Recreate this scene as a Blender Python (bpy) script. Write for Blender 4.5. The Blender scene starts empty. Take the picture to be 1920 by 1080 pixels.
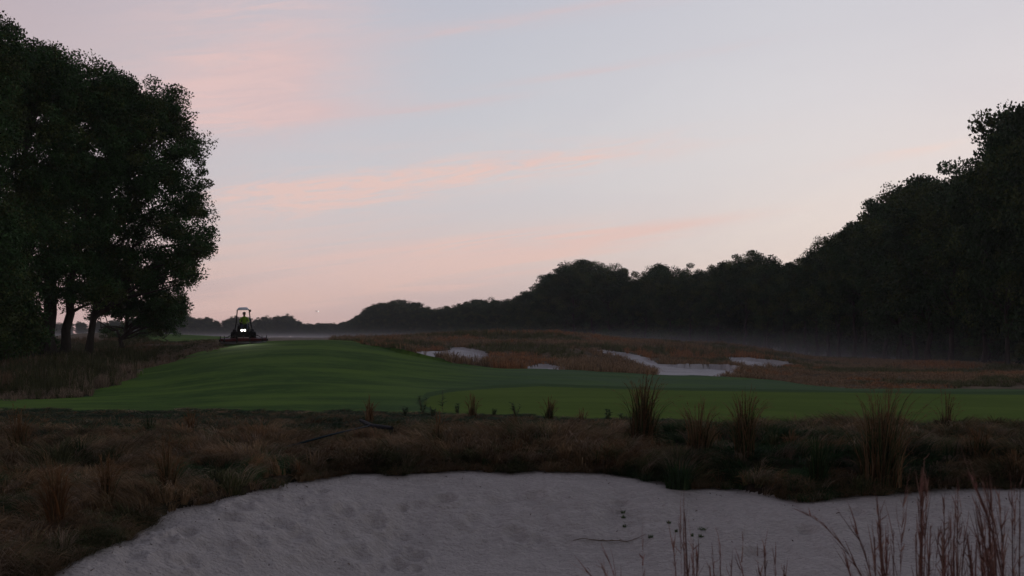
import bpy, bmesh, math, random
import numpy as np
from mathutils import Vector, Matrix

random.seed(7)
rng = np.random.default_rng(11)
scene = bpy.context.scene
R = math.radians
F = 2059.0          # focal length of the photograph in its own pixels (1920 wide)
HOR = 632.0         # row of the horizon in the photograph
CAMZ = 1.7

# ------------------------------------------------------------------ camera
cam_data = bpy.data.cameras.new('camera')
cam_data.sensor_width = 36.0
cam_data.lens = 36.0 * F / 1920.0
cam_data.shift_y = (HOR - 540.0) / 1920.0
cam_data.clip_start = 0.1
cam_data.clip_end = 20000
cam_data.dof.use_dof = True
cam_data.dof.focus_distance = 34.0
cam_data.dof.aperture_fstop = 5.6
cam = bpy.data.objects.new('camera', cam_data)
cam.location = (0, 0, CAMZ)
cam.rotation_euler = (R(90), 0, 0)
scene.collection.objects.link(cam)
scene.camera = cam

# ------------------------------------------------------------------ colour management
scene.view_settings.view_transform = 'Standard'
scene.view_settings.look = 'None'
scene.view_settings.exposure = 0.0
scene.view_settings.gamma = 1.0
scene.view_settings.use_curve_mapping = False
scene.cycles.use_denoising = True
scene.cycles.max_bounces = 6
scene.cycles.diffuse_bounces = 3
scene.cycles.volume_bounces = 0
scene.cycles.transparent_max_bounces = 8


def lin(c):
    out = []
    for v in c:
        v = v / 255.0
        out.append(v / 12.92 if v <= 0.04045 else ((v + 0.055) / 1.055) ** 2.4)
    return (*out, 1.0)


# ------------------------------------------------------------------ world: dawn sky with thin cirrus
world = bpy.data.worlds.new('World')
scene.world = world
world.use_nodes = True
nt = world.node_tree
nt.nodes.clear()


def N(tree, t, **kw):
    n = tree.nodes.new(t)
    for k, v in kw.items():
        if k == 'inp':
            for a, b in v.items():
                n.inputs[a].default_value = b
        else:
            setattr(n, k, v)
    return n


def mathn(tree, op, a, b=None, c=None, clamp=False):
    n = tree.nodes.new('ShaderNodeMath')
    n.operation = op
    n.use_clamp = clamp
    for i, v in enumerate((a, b, c)):
        if v is None:
            continue
        if isinstance(v, (int, float)):
            n.inputs[i].default_value = v
        else:
            tree.links.new(v, n.inputs[i])
    return n.outputs[0]


def mapr(tree, v, a, b, c=0.0, d=1.0, smooth=True):
    n = tree.nodes.new('ShaderNodeMapRange')
    n.interpolation_type = 'SMOOTHSTEP' if smooth else 'LINEAR'
    tree.links.new(v, n.inputs[0])
    n.inputs[1].default_value = a
    n.inputs[2].default_value = b
    n.inputs[3].default_value = c
    n.inputs[4].default_value = d
    return n.outputs[0]


def mixc(tree, f, a, b, blend='MIX'):
    n = tree.nodes.new('ShaderNodeMix')
    n.data_type = 'RGBA'
    n.blend_type = blend
    n.clamp_factor = True
    for sock, v in ((n.inputs[0], f), (n.inputs[6], a), (n.inputs[7], b)):
        if isinstance(v, (int, float)):
            sock.default_value = v
        elif isinstance(v, tuple):
            sock.default_value = v
        else:
            tree.links.new(v, sock)
    return n.outputs[2]


tc = N(nt, 'ShaderNodeTexCoord')
sep = N(nt, 'ShaderNodeSeparateXYZ')
nt.links.new(tc.outputs['Generated'], sep.inputs[0])
X_, Y_, Z_ = sep.outputs
az = mathn(nt, 'ARCTAN2', X_, Y_)
hd = mathn(nt, 'SQRT', mathn(nt, 'ADD', mathn(nt, 'MULTIPLY', X_, X_), mathn(nt, 'MULTIPLY', Y_, Y_)))
el = mathn(nt, 'ARCTAN2', Z_, hd)
fac = mathn(nt, 'DIVIDE', el, math.pi / 2, clamp=True)


def ramp(stops):
    r = N(nt, 'ShaderNodeValToRGB')
    r.color_ramp.interpolation = 'LINEAR'
    e = r.color_ramp.elements
    while len(e) > 1:
        e.remove(e[-1])
    e[0].position = stops[0][0] / 90.0
    e[0].color = lin(stops[0][1])
    for p, c in stops[1:]:
        k = e.new(p / 90.0)
        k.color = lin(c)
    nt.links.new(fac, r.inputs[0])
    return r.outputs[0]


L_ = ramp([(0, (210, 166, 162)), (2, (213, 177, 172)), (5, (203, 184, 185)), (9, (199, 184, 189)), (13, (196, 179, 184)),
           (17, (188, 174, 182)), (30, (135, 136, 154)), (90, (128, 128, 142))])
C_ = ramp([(0, (218, 184, 178)), (2.5, (212, 191, 189)), (5, (208, 198, 200)), (8, (202, 201, 207)), (12, (196, 198, 206)),
           (17, (187, 189, 201)), (30, (142, 148, 168)), (90, (128, 128, 142))])
R_ = ramp([(0, (226, 206, 200)), (4, (225, 215, 211)), (8, (219, 214, 215)), (12, (213, 211, 216)),
           (17, (203, 203, 211)), (30, (152, 156, 172)), (90, (128, 128, 142))])
base = mixc(nt, mapr(nt, az, R(-27), R(-8)), L_, C_)
base = mixc(nt, mapr(nt, az, R(-8), R(18)), base, R_)

# clouds: stretched noise in azimuth / elevation, rising gently to the right
es = mathn(nt, 'SUBTRACT', el, mathn(nt, 'MULTIPLY', az, 0.13))


def cloud_noise(sa, se, detail, dist, seed, rough=0.55):
    cx = N(nt, 'ShaderNodeCombineXYZ')
    nt.links.new(mathn(nt, 'MULTIPLY', az, sa), cx.inputs[0])
    nt.links.new(mathn(nt, 'MULTIPLY', es, se), cx.inputs[1])
    cx.inputs[2].default_value = seed
    n = N(nt, 'ShaderNodeTexNoise')
    n.inputs['Scale'].default_value = 1.0
    n.inputs['Detail'].default_value = detail
    n.inputs['Roughness'].default_value = rough
    n.inputs['Distortion'].default_value = dist
    nt.links.new(cx.outputs[0], n.inputs['Vector'])
    return n.outputs['Fac']


def gauss(px, py, sx, sy):
    a0 = math.atan((px - 960) / F)
    e0 = math.atan((HOR - py) / F) - 0.13 * a0
    dx = mathn(nt, 'DIVIDE', mathn(nt, 'SUBTRACT', az, a0), sx / F)
    dy = mathn(nt, 'DIVIDE', mathn(nt, 'SUBTRACT', es, e0), sy / F)
    s = mathn(nt, 'ADD', mathn(nt, 'MULTIPLY', dx, dx), mathn(nt, 'MULTIPLY', dy, dy))
    return mathn(nt, 'EXPONENT', mathn(nt, 'MULTIPLY', s, -1.0))


n1 = cloud_noise(11, 95, 9, 1.6, 3.1, 0.66)
n2 = cloud_noise(5, 90, 8, 0.9, 8.4, 0.6)
n3 = cloud_noise(4, 14, 6, 0.8, 5.5)
n4 = cloud_noise(2.5, 22, 3, 0.6, 1.7)
wisp1 = mathn(nt, 'MULTIPLY', mathn(nt, 'ADD', mapr(nt, n1, 0.34, 0.68), 0.16), mapr(nt, n4, 0.33, 0.58, 0.35, 1.1))
wisp2 = mathn(nt, 'MULTIPLY', mathn(nt, 'ADD', mapr(nt, n2, 0.38, 0.62), 0.32), mapr(nt, n4, 0.30, 0.55, 0.45, 1.1))
broad = mapr(nt, n3, 0.36, 0.66)
pink = lin((230, 198, 191))
mauve = lin((217, 189, 189))


def addg(lst):
    o = None
    for g, w in lst:
        v = mathn(nt, 'MULTIPLY', g, w)
        o = v if o is None else mathn(nt, 'ADD', o, v)
    return o


mA = addg([(gauss(720, 335, 300, 44), 0.75), (gauss(520, 358, 140, 13), 0.9), (gauss(1080, 300, 220, 24), 0.6), (gauss(560, 385, 260, 40), 0.45), (gauss(620, 372, 150, 20), 0.5)])
mB = addg([(gauss(850, 478, 300, 26), 1.7), (gauss(700, 520, 330, 24), 1.7), (gauss(430, 566, 280, 12), 1.5), (gauss(520, 460, 260, 30), 0.5), (gauss(480, 540, 320, 34), 0.7),
           (gauss(1250, 428, 170, 9), 0.35), (gauss(760, 548, 300, 14), 0.7)])
mC = addg([(gauss(420, 190, 220, 75), 0.95), (gauss(440, 90, 200, 75), 0.8), (gauss(480, 232, 190, 16), 0.7)])
mD = addg([(gauss(1150, 130, 220, 7), 0.3), (gauss(1000, 35, 420, 12), 0.5), (gauss(800, 205, 160, 9), 0.4)])
mE = addg([(gauss(1760, 300, 150, 9), 0.7)])
col = mixc(nt, mathn(nt, 'MULTIPLY', mC, mathn(nt, 'ADD', mapr(nt, n3, 0.3, 0.7), 0.2), clamp=True), base, mauve)
col = mixc(nt, mathn(nt, 'MULTIPLY', mathn(nt, 'MULTIPLY', mC, 0.9), wisp1, clamp=True), col, lin((226, 194, 191)))
col = mixc(nt, mathn(nt, 'MULTIPLY', mD, wisp2, clamp=True), col, mauve)
col = mixc(nt, mathn(nt, 'MULTIPLY', mA, wisp1, clamp=True), col, pink)
col = mixc(nt, mathn(nt, 'MULTIPLY', mB, wisp2, clamp=True), col, pink)
col = mixc(nt, mathn(nt, 'MULTIPLY', mE, wisp2, clamp=True), col, lin((232, 210, 204)))
# thin grey-blue veils between the streaks
col = mixc(nt, mathn(nt, 'MULTIPLY', mathn(nt, 'MULTIPLY', broad, mapr(nt, el, R(22), R(8))), 0.16), col, lin((190, 186, 200)))
# the part of the sky away from the dawn is much darker
cosaz = mathn(nt, 'COSINE', az)
away = mapr(nt, cosaz, 0.75, -0.5, 1.0, 0.40)
away = mathn(nt, 'ADD', away, 0.0)
bc = N(nt, 'ShaderNodeMix', data_type='RGBA', blend_type='MULTIPLY')
bc.inputs[0].default_value = 1.0
nt.links.new(col, bc.inputs[6])
cc = N(nt, 'ShaderNodeCombineColor')
for i in range(3):
    nt.links.new(away, cc.inputs[i])
nt.links.new(cc.outputs[0], bc.inputs[7])
sky = N(nt, 'ShaderNodeTexSky')
sky.sky_type = 'NISHITA'
sky.sun_disc = False
sky.sun_elevation = R(1.0)
sky.sun_rotation = R(32)
sky.altitude = 0
bg = N(nt, 'ShaderNodeBackground')
bg.inputs['Strength'].default_value = 1.0
nt.links.new(bc.outputs[2], bg.inputs['Color'])
bg2 = N(nt, 'ShaderNodeBackground')
bg2.inputs['Strength'].default_value = 0.02
nt.links.new(sky.outputs[0], bg2.inputs['Color'])
ad = N(nt, 'ShaderNodeAddShader')
nt.links.new(bg.outputs[0], ad.inputs[0])
nt.links.new(bg2.outputs[0], ad.inputs[1])
wo = N(nt, 'ShaderNodeOutputWorld')
nt.links.new(ad.outputs[0], wo.inputs['Surface'])

# the sun is still at the horizon behind the right-hand woods: only its soft first glow arrives
sun_data = bpy.data.lights.new('sun', 'SUN')
sun_data.energy = 0.12
sun_data.angle = R(20)
sun_data.color = (1.0, 0.82, 0.74)
sun = bpy.data.objects.new('sun', sun_data)
sun.rotation_euler = Vector((-math.sin(R(32)), -math.cos(R(32)), -math.tan(R(8)))).to_track_quat('-Z', 'Y').to_euler()
sun.location = (60, 90, 60)
scene.collection.objects.link(sun)

# ------------------------------------------------------------------ noise in numpy
_perm = np.random.default_rng(5).random((256, 256)).astype(np.float64)


def vnoise(x, y):
    xi = np.floor(x).astype(int)
    yi = np.floor(y).astype(int)
    fx = x - xi
    fy = y - yi
    fx = fx * fx * (3 - 2 * fx)
    fy = fy * fy * (3 - 2 * fy)
    a = _perm[xi & 255, yi & 255]
    b = _perm[(xi + 1) & 255, yi & 255]
    c = _perm[xi & 255, (yi + 1) & 255]
    d = _perm[(xi + 1) & 255, (yi + 1) & 255]
    return (a * (1 - fx) + b * fx) * (1 - fy) + (c * (1 - fx) + d * fx) * fy - 0.5


def fbm(x, y, f, oct=4, ox=0.0):
    s = np.zeros_like(np.asarray(x, float))
    a = 1.0
    for i in range(oct):
        s += a * vnoise(x * f + 17.3 * i + ox, y * f + 9.1 * i - ox)
        f *= 2.03
        a *= 0.5
    return s


def sstep(a, b, x):
    t = np.clip((x - a) / (b - a), 0, 1)
    return t * t * (3 - 2 * t)


# ------------------------------------------------------------------ terrain heights
# sand edge of the near bunker: photo column, distance, row
SE = np.array([(-400, 6.3, 1330), (-200, 7.2, 1250), (0, 8.9, 1125), (90, 9.7, 1080), (160, 10.5, 1040), (240, 11.4, 1008), (330, 12.6, 955),
               (400, 13.0, 942), (470, 13.6, 925), (560, 14.4, 906), (640, 15.2, 893), (700, 15.6, 886), (850, 16, 883),
               (1000, 16.2, 881), (1100, 16.1, 885), (1220, 15.9, 899), (1300, 15.6, 914), (1420, 15.3, 925),
               (1500, 15.0, 938), (1560, 14.9, 934), (1620, 15.1, 926), (1700, 15.2, 925), (1780, 15.2, 921), (1920, 15.5, 912), (2300, 16.0, 905)], float)


def sand_edge_Y(px):
    return np.interp(px, SE[:, 0], SE[:, 1])


def sand_edge_z(px):
    return CAMZ - (np.interp(px, SE[:, 0], SE[:, 2]) - HOR) / F * np.interp(px, SE[:, 0], SE[:, 1])


TD = [18, 21, 25, 30, 38, 46, 55, 63, 71, 80, 92, 105, 125, 160, 210, 280, 420, 700, 1600]
# each column: photo rows of the ground at those distances
TC = {
    -500: [844, 810, 783, 765.2, 752, 735, 712, 697, 682, 672, 660, 652, 645, 640, 637, 635, 634, 633, 632.3],
    0: [842, 806, 771, 756.2, 744, 726, 702, 686, 674, 664, 655, 644, 637, 638, 636, 635, 634, 633, 632.3],
    150: [840, 805, 771, 755.2, 741, 719, 695, 678, 667, 656, 645, 634, 628, 634, 634, 634, 634, 633, 632.3],
    300: [837, 804, 771, 753.2, 731, 706, 684, 668, 655, 646, 637, 630, 625, 631, 634, 634, 633.5, 633, 632.3],
    400: [836, 803, 771, 749.2, 718, 690, 667, 654, 646, 641, 637, 633, 630, 632, 634, 634, 633.5, 633, 632.3],
    500: [836, 803, 771, 745.2, 708, 680, 657, 644, 638.5, 640, 642, 643, 640, 637, 635, 634, 633.5, 633, 632.3],
    600: [836, 803, 772, 744.2, 708, 680, 656, 642, 636, 638, 641, 642, 640, 637, 635, 634, 633.5, 633, 632.3],
    700: [834, 803, 774, 747.2, 714, 688, 666, 652, 642, 637, 637, 641, 640, 637, 635, 634, 633.5, 633, 632.3],
    800: [830, 801, 776, 750.2, 723, 700, 681, 668, 660, 649, 634, 639, 640, 637, 635, 634, 633.5, 633, 632.3],
    920: [824, 800, 778, 752.2, 727, 708, 693, 684, 672, 644, 626, 629, 638, 638, 636, 634, 633.5, 633, 632.3],
    1060: [823, 803, 781.6, 753.2, 727, 709, 695, 686, 666, 643, 628, 631, 640, 640, 639, 637, 634, 633, 632.3],
    1230: [823, 809, 787.6, 758.4, 732, 716, 703, 695, 682, 659, 644, 639, 645, 646, 644, 641, 636, 634, 632.3],
    1400: [817, 809, 790.6, 762.4, 736, 719, 707, 698, 688, 674, 661, 654, 655, 656, 650, 644, 638, 634, 632.3],
    1520: [814, 809, 793.6, 765.4, 738, 726, 716, 706, 697, 688, 680, 674, 671, 669, 660, 650, 640, 634, 632.3],
    1700: [813, 810, 795.6, 767.4, 740, 730, 719, 708, 700, 692, 687, 683, 679, 670, 660, 650, 640, 634, 632.3],
    1920: [812, 810, 797.6, 768.4, 741, 731, 719, 708, 700, 694, 688, 684, 679, 670, 660, 650, 640, 634, 632.3],
    2500: [812, 810, 797.6, 768.4, 741, 731, 719, 708, 700, 694, 688, 684, 679, 670, 660, 650, 640, 634, 632.3],
}
_pxs = np.array(sorted(TC))
_gpx = np.arange(-500, 2501, 20.0)
_gd = np.exp(np.linspace(math.log(18), math.log(1600), 160))
_tab = np.zeros((len(_gpx), len(_gd)))
_zc = np.array([[CAMZ - (y - HOR) / F * d for y, d in zip(TC[p], TD)] for p in _pxs])
_row = np.array([np.interp(np.log(_gd), np.log(TD), z) for z in _zc])
for _j in range(len(_gd)):
    _tab[:, _j] = np.interp(_gpx, _pxs, _row[:, _j])


def _smooth(a, n, axis):
    k = np.hanning(n + 2)[1:-1]
    k /= k.sum()
    pad = [(0, 0), (0, 0)]
    pad[axis] = (n // 2, n // 2)
    b = np.pad(a, pad, mode='edge')
    return np.apply_along_axis(lambda v: np.convolve(v, k, mode='valid'), axis, b)


_tab = _smooth(_smooth(_tab, 5, 0), 5, 1)


def far_z(px, Y):
    fx = np.clip((px + 500) / 20.0, 0, len(_gpx) - 1.001)
    lt = (np.log(np.clip(Y, 18, 1599)) - math.log(18)) / (math.log(1600) - math.log(18)) * (len(_gd) - 1)
    lt = np.clip(lt, 0, len(_gd) - 1.001)
    i = fx.astype(int)
    j = lt.astype(int)
    u = fx - i
    v = lt - j
    return (_tab[i, j] * (1 - u) * (1 - v) + _tab[i + 1, j] * u * (1 - v) + _tab[i, j + 1] * (1 - u) * v + _tab[i + 1, j + 1] * u * v)


# footprints and scuffs in the near sand: x, y, radius, depth
_fp = []
_r2 = random.Random(3)
for a in [(560, 935), (600, 930), (455, 955), (420, 975), (640, 960), (520, 990), (560, 1010), (470, 1015), (350, 1000), (300, 1020),
          (300, 1055), (350, 1060), (700, 975), (735, 1000), (660, 1035), (770, 1050), (840, 945), (900, 975), (1010, 930), (960, 1010), (1150, 940),
          (250, 1050), (480, 940), (760, 1060), (1500, 1000), (1600, 960), (1400, 1040)]:
    _fp.append(a)
FPX = []


def edge_wob(X, Y):
    return (0.6 + 1.5 * sstep(-0.24, -0.12, X / np.maximum(Y, 3.0))) * 0.20 * fbm(X, Y * 0.3, 1.9, 4, 3.3) * 1.0 + 0.16 * fbm(X, Y * 0.6, 1.4, 4, 3.3) + 0.22 * fbm(X, Y * 0.5, 3.2, 3, 8.0) + 0.08 * fbm(X, Y * 0.6, 10.0, 2, 28.0)


def sand_mask(px, Y, X=None):
    """1 inside the near bunker"""
    e = sand_edge_Y(px)
    if X is not None:
        e = e + edge_wob(X, Y)
    return (Y < e) & (Y > 5.3)


def base_h(X, Y):
    X = np.asarray(X, float)
    Y = np.asarray(Y, float)
    px = np.clip(960 + F * X / np.maximum(Y, 3.0), -500, 2500)
    Ye = sand_edge_Y(px) + edge_wob(X, Y)
    ze = sand_edge_z(px)
    # sand bowl
    t = sstep(0, 1, (Ye - Y) / 4.3)
    zs = ze + (-1.0 - ze) * t
    near = sstep(6.3, 3.6, Y)
    zs = zs * (1 - near) + near * 0.0
    # rough between the bunker lip and the first table distance
    zf18 = far_z(px, np.full_like(Y, 18.0))
    u = np.clip((Y - Ye) / np.maximum(18.0 - Ye, 0.5), 0, 1)
    u = 1 - (1 - u) ** 1.6
    lip = 0.09 * sstep(0.0, 0.14, Y - Ye) * sstep(2.0, 0.6, Y - Ye) * (Y > 8)
    zr = ze * (1 - u) + zf18 * u + lip
    z = np.where(Y < Ye, zs, np.where(Y < 18, zr, far_z(px, Y)))
    return z


def relief(X, Y, kind):
    """small relief by kind: 0 rough, 1 mown, 2 near sand, 3 dune, 4 far sand"""
    r = np.zeros_like(X)
    rough = 0.20 * fbm(X, Y, 1.0, 4) + 0.08 * fbm(X, Y, 3.5, 2)
    pxr_ = np.clip(960 + F * X / np.maximum(Y, 3.0), -500, 2500)
    Yer = sand_edge_Y(pxr_) + edge_wob(X, Y)
    rough = rough * np.where(Y > 8, sstep(0.0, 0.6, Y - Yer), 1.0) * (1 - 0.8 * sstep(18.0, 21.5, Y)) * np.where(Y > 8, 1.0, 0.4)
    mown = 0.02 * fbm(X, Y, 0.35, 3) + 0.10 * fbm(X, Y, 0.10, 2, 3.0) * sstep(24, 32, Y)
    sand = 0.028 * fbm(X, Y * 1.8, 1.8, 3, 4.0) + 0.012 * fbm(X, Y * 3.0, 5.5, 3, 14.0) + 0.018 * np.abs(fbm(X, Y, 6.0, 3, 9.0)) * sstep(-0.1, 0.3, fbm(X, Y, 0.8, 2, 31.0)) \
        + 0.006 * fbm(X, Y, 22.0, 2, 2.0)
    sand = sand * sstep(0.0, 0.25, Yer - Y)
    dune = 0.42 * fbm(X, Y, 0.16, 4, 6.0) + 0.08 * fbm(X, Y, 0.8, 3, 1.0)
    fsand = 0.05 * fbm(X, Y, 0.5, 3)
    for k, v in enumerate((rough, mown, sand, dune, fsand)):
        r = np.where(kind == k, v, r)
    if FPX:
        m = (kind == 2)
        for (fx, fy, fr, fd) in FPX:
            d2 = ((X - fx) ** 2 + ((Y - fy) * 0.8) ** 2) / (fr * fr)
            r = r + np.where(m & (d2 < 9), -fd * np.exp(-d2 * 1.6) + 0.45 * fd * np.exp(-((np.sqrt(d2) - 1.35) ** 2) * 5), 0)
    return r


# outlines of the mown surfaces and far bunkers (photo columns / rows, used with the terrain they lie on)
def poly(pts):
    return np.array(pts, float)


FAIRWAY_EDGE_NEAR = [(-500, 771), (0, 770), (300, 771), (700, 774), (1000, 782), (1300, 792), (1600, 798), (1920, 799), (2500, 799)]
FAIR = poly([(-500, 746), (0, 750), (150, 746), (205, 722), (250, 707), (275, 690), (335, 672), (400, 655), (440, 643), (470, 630), (640, 630),
             (668, 641), (760, 664), (850, 681), (940, 690), (1060, 692), (1230, 703), (1360, 706), (1460, 714), (1530, 723), (1600, 728),
             (1920, 729), (2500, 729), (2500, 812), (1600, 812), (1000, 812), (-500, 812)])
BACKFAIR = poly([(225, 636), (270, 618), (345, 612), (430, 618), (440, 640), (380, 640), (330, 643), (280, 641)])
GREEN = poly([(790, 756), (805, 744), (850, 735), (930, 726), (1010, 722), (1150, 727), (1300, 733), (1500, 737), (1920, 739), (2500, 740),
              (2500, 812), (1300, 812), (1000, 798), (880, 783), (815, 772)])
COLLAR = GREEN + np.array([[-12, 0], [-8, -6], [0, -7], [0, -6], [0, -5], [0, -5], [0, -5], [0, -5], [0, -5], [0, -5], [0, 0], [0, 0], [0, 0], [0, 0], [-10, 0]], float)
B1 = poly([(752, 657), (800, 655), (850, 651), (885, 654), (912, 663), (920, 678), (905, 683), (850, 676), (790, 669)])
B2 = poly([(1104, 655), (1150, 657), (1200, 667), (1235, 681), (1290, 687), (1330, 686), (1402, 696), (1350, 705), (1235, 706), (1222, 692), (1180, 673), (1130, 662)])
B3 = poly([(1362, 668), (1400, 673), (1485, 685), (1450, 697), (1398, 693), (1378, 682)])
B4 = poly([(985, 686), (1020, 684), (1062, 687), (1060, 694), (990, 693)])


def inside(P, x, y):
    c = np.zeros(x.shape, bool)
    n = len(P)
    j = n - 1
    for i in range(n):
        xi, yi = P[i]
        xj, yj = P[j]
        if yi != yj:
            hit = ((yi > y) != (yj > y)) & (x < (xj - xi) * (y - yi) / (yj - yi) + xi)
            c ^= hit
        j = i
    return c


def zones(X, Y, z):
    """0 rough, 1 fairway, 2 near sand, 3 dune, 4 far sand, 5 green, 6 back fairway, 7..10 far bunkers"""
    Yc = np.maximum(Y, 3.0)
    px = 960 + F * X / Yc
    py = HOR + F * (CAMZ - z) / Yc
    wob = fbm(X, Y, 0.9, 3, 7.7)
    k = np.zeros(X.shape, int)
    k[Y > 44] = 3
    fin = inside(FAIR, px + wob * 26, py + wob * 3.0) & (Y > 21.3 + 0.9 * wob) & (Y < 74)
    k[fin] = 1
    edge = np.interp(px, [p[0] for p in FAIRWAY_EDGE_NEAR], [p[1] for p in FAIRWAY_EDGE_NEAR])
    k[(k == 1) & (py > edge + wob * 8) & (Y < 32)] = 0
    g = (k == 1) & inside(GREEN, px, py) & (Y > 22.4 + 0.5 * wob) & (Y < 50)
    cl = (k == 1) & inside(COLLAR, px, py + wob) & (Y < 53)
    k[cl] = 11
    k[g] = 5
    k[inside(BACKFAIR, px, py + wob * 2) & (Y > 84) & (Y < 140)] = 6
    for n, (P, a, b) in enumerate(((B1, 58, 90), (B2, 55, 100), (B3, 58, 105), (B4, 58, 72))):
        k[inside(P, px + wob * 7, py + wob * 2.5) & (Y > a) & (Y < b) & (k != 1)] = 7 + n
    k[sand_mask(px, Y, X)] = 2
    return k


REL = np.array([0, 1, 2, 3, 4, 1, 1, 4, 4, 4, 4, 1])


def ground(X, Y, with_relief=True):
    X = np.atleast_1d(np.asarray(X, float))
    Y = np.atleast_1d(np.asarray(Y, float))
    z = base_h(X, Y)
    if with_relief:
        k = zones(X, Y, z)
        z = z + relief(X, Y, REL[k])
        z = z - 0.05 * np.isin(k, (7, 8, 9, 10)) * 3
    return z


def gz(x, y):
    return float(ground(x, y)[0])


def hit(px, py, lo=6.0, hi=130.0):
    """where the line of sight of a photo point meets the ground"""
    Y = np.exp(np.linspace(math.log(lo), math.log(hi), 900))
    X = (px - 960) / F * Y
    row = HOR + F * (CAMZ - base_h(X, Y)) / Y
    idx = np.where(row <= py)[0]
    i = idx[0] if len(idx) else len(Y) - 1
    return float(X[i]), float(Y[i])


for a in _fp:
    fx, fy = hit(a[0] + _r2.uniform(-14, 14), a[1] + _r2.uniform(-6, 6), 8)
    FPX.append((fx, fy, _r2.uniform(0.09, 0.15), _r2.uniform(0.035, 0.07)))
for i in range(34):
    px_ = _r2.choice([_r2.uniform(200, 900), _r2.uniform(200, 1900)])
    fx, fy = hit(px_, _r2.uniform(940, 1075), 8)
    FPX.append((fx, fy, _r2.uniform(0.04, 0.09), _r2.uniform(0.015, 0.04)))

# ------------------------------------------------------------------ materials


def new_mat(name):
    m = bpy.data.materials.new(name)
    m.use_nodes = True
    t = m.node_tree
    b = t.nodes['Principled BSDF']
    return m, t, b


def simple(name, c, rough=0.6, metal=0.0, noise=0.15, scale=20.0):
    m, t, b = new_mat(name)
    b.inputs['Specular IOR Level'].default_value = 0.1
    tcn = N(t, 'ShaderNodeTexCoord')
    n = N(t, 'ShaderNodeTexNoise')
    n.inputs['Scale'].default_value = scale
    n.inputs['Detail'].default_value = 4
    t.links.new(tcn.outputs['Object'], n.inputs['Vector'])
    lo = tuple(v * (1 - noise) for v in c) + (1,)
    hi = tuple(min(1, v * (1 + noise)) for v in c) + (1,)
    t.links.new(mixc(t, n.outputs['Fac'], lo, hi), b.inputs['Base Color'])
    b.inputs['Roughness'].default_value = rough
    b.inputs['Metallic'].default_value = metal
    return m


def ground_mat(name, cols, scales, rough=1.0, bump=0.0, bscale=60.0, stretch=(1, 1, 1), spec=0.05):
    """layered noise between colours"""
    m, t, b = new_mat(name)
    g = N(t, 'ShaderNodeNewGeometry')
    mp = N(t, 'ShaderNodeMapping')
    mp.inputs['Scale'].default_value = stretch
    t.links.new(g.outputs['Position'], mp.inputs[0])
    c = tuple(cols[0]) + (1,)
    for i, (cc_, s) in enumerate(zip(cols[1:], scales)):
        n = N(t, 'ShaderNodeTexNoise')
        n.inputs['Scale'].default_value = s
        n.inputs['Detail'].default_value = 6
        n.inputs['Roughness'].default_value = 0.6
        mm = N(t, 'ShaderNodeVectorMath')
        mm.operation = 'ADD'
        t.links.new(mp.outputs[0], mm.inputs[0])
        mm.inputs[1].default_value = (13.1 * i, 4.2 * i, 0)
        t.links.new(mm.outputs[0], n.inputs['Vector'])
        f = mapr(t, n.outputs['Fac'], 0.40, 0.62)
        c = mixc(t, f, c, tuple(cc_) + (1,))
    if isinstance(c, tuple):
        b.inputs['Base Color'].default_value = c
    else:
        t.links.new(c, b.inputs['Base Color'])
    b.inputs['Roughness'].default_value = rough
    b.inputs['Specular IOR Level'].default_value = spec
    if bump:
        n = N(t, 'ShaderNodeTexNoise')
        n.inputs['Scale'].default_value = bscale
        n.inputs['Detail'].default_value = 5
        t.links.new(g.outputs['Position'], n.inputs['Vector'])
        bp = N(t, 'ShaderNodeBump')
        bp.inputs['Strength'].default_value = 1.0
        bp.inputs['Distance'].default_value = bump
        t.links.new(n.outputs['Fac'], bp.inputs['Height'])
        t.links.new(bp.outputs[0], b.inputs['Normal'])
    return m


M = {}
M['rough'] = ground_mat('rough_soil', [(.045, .032, .024), (.07, .05, .035), (.028, .032, .02)], [2.5, 1.3], bump=0.02, bscale=30)
M['dune'] = ground_mat('dune_soil', [(.14, .10, .07), (.075, .072, .045), (.18, .13, .09)], [0.35, 0.9], bump=0.08, bscale=3)
M['fairway'] = ground_mat('fairway_turf', [(.052, .112, .025), (.030, .070, .018), (.088, .150, .030), (.040, .084, .020), (.096, .162, .030)],
                          [12.0, 5.0, 0.9, 0.35], rough=1.0, bump=0.03, bscale=12, stretch=(0.45, 1.0, 1), spec=0.03)
M['green'] = ground_mat('putting_turf', [(.088, .140, .020), (.100, .154, .024), (.080, .128, .019)], [0.3, 0.6], rough=1.0, bump=0.004, bscale=40,
                        stretch=(0.4, 1, 1), spec=0.03)
M['sand'] = ground_mat('pale_sand', [(.50, .445, .42), (.43, .385, .365), (.54, .485, .46), (.42, .375, .355)], [0.8, 7.0, 30.0], rough=0.95, bump=0.05, bscale=22, stretch=(0.5, 1.3, 1), spec=0.04)
M['far_sand'] = ground_mat('far_sand', [(.52, .49, .49), (.44, .41, .41)], [0.6], rough=0.95, bump=0.02, bscale=4, spec=0.04)


M['collar'] = ground_mat('collar_turf', [(.036, .076, .022), (.044, .088, .026)], [0.6], bump=0.02, bscale=15)
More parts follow.
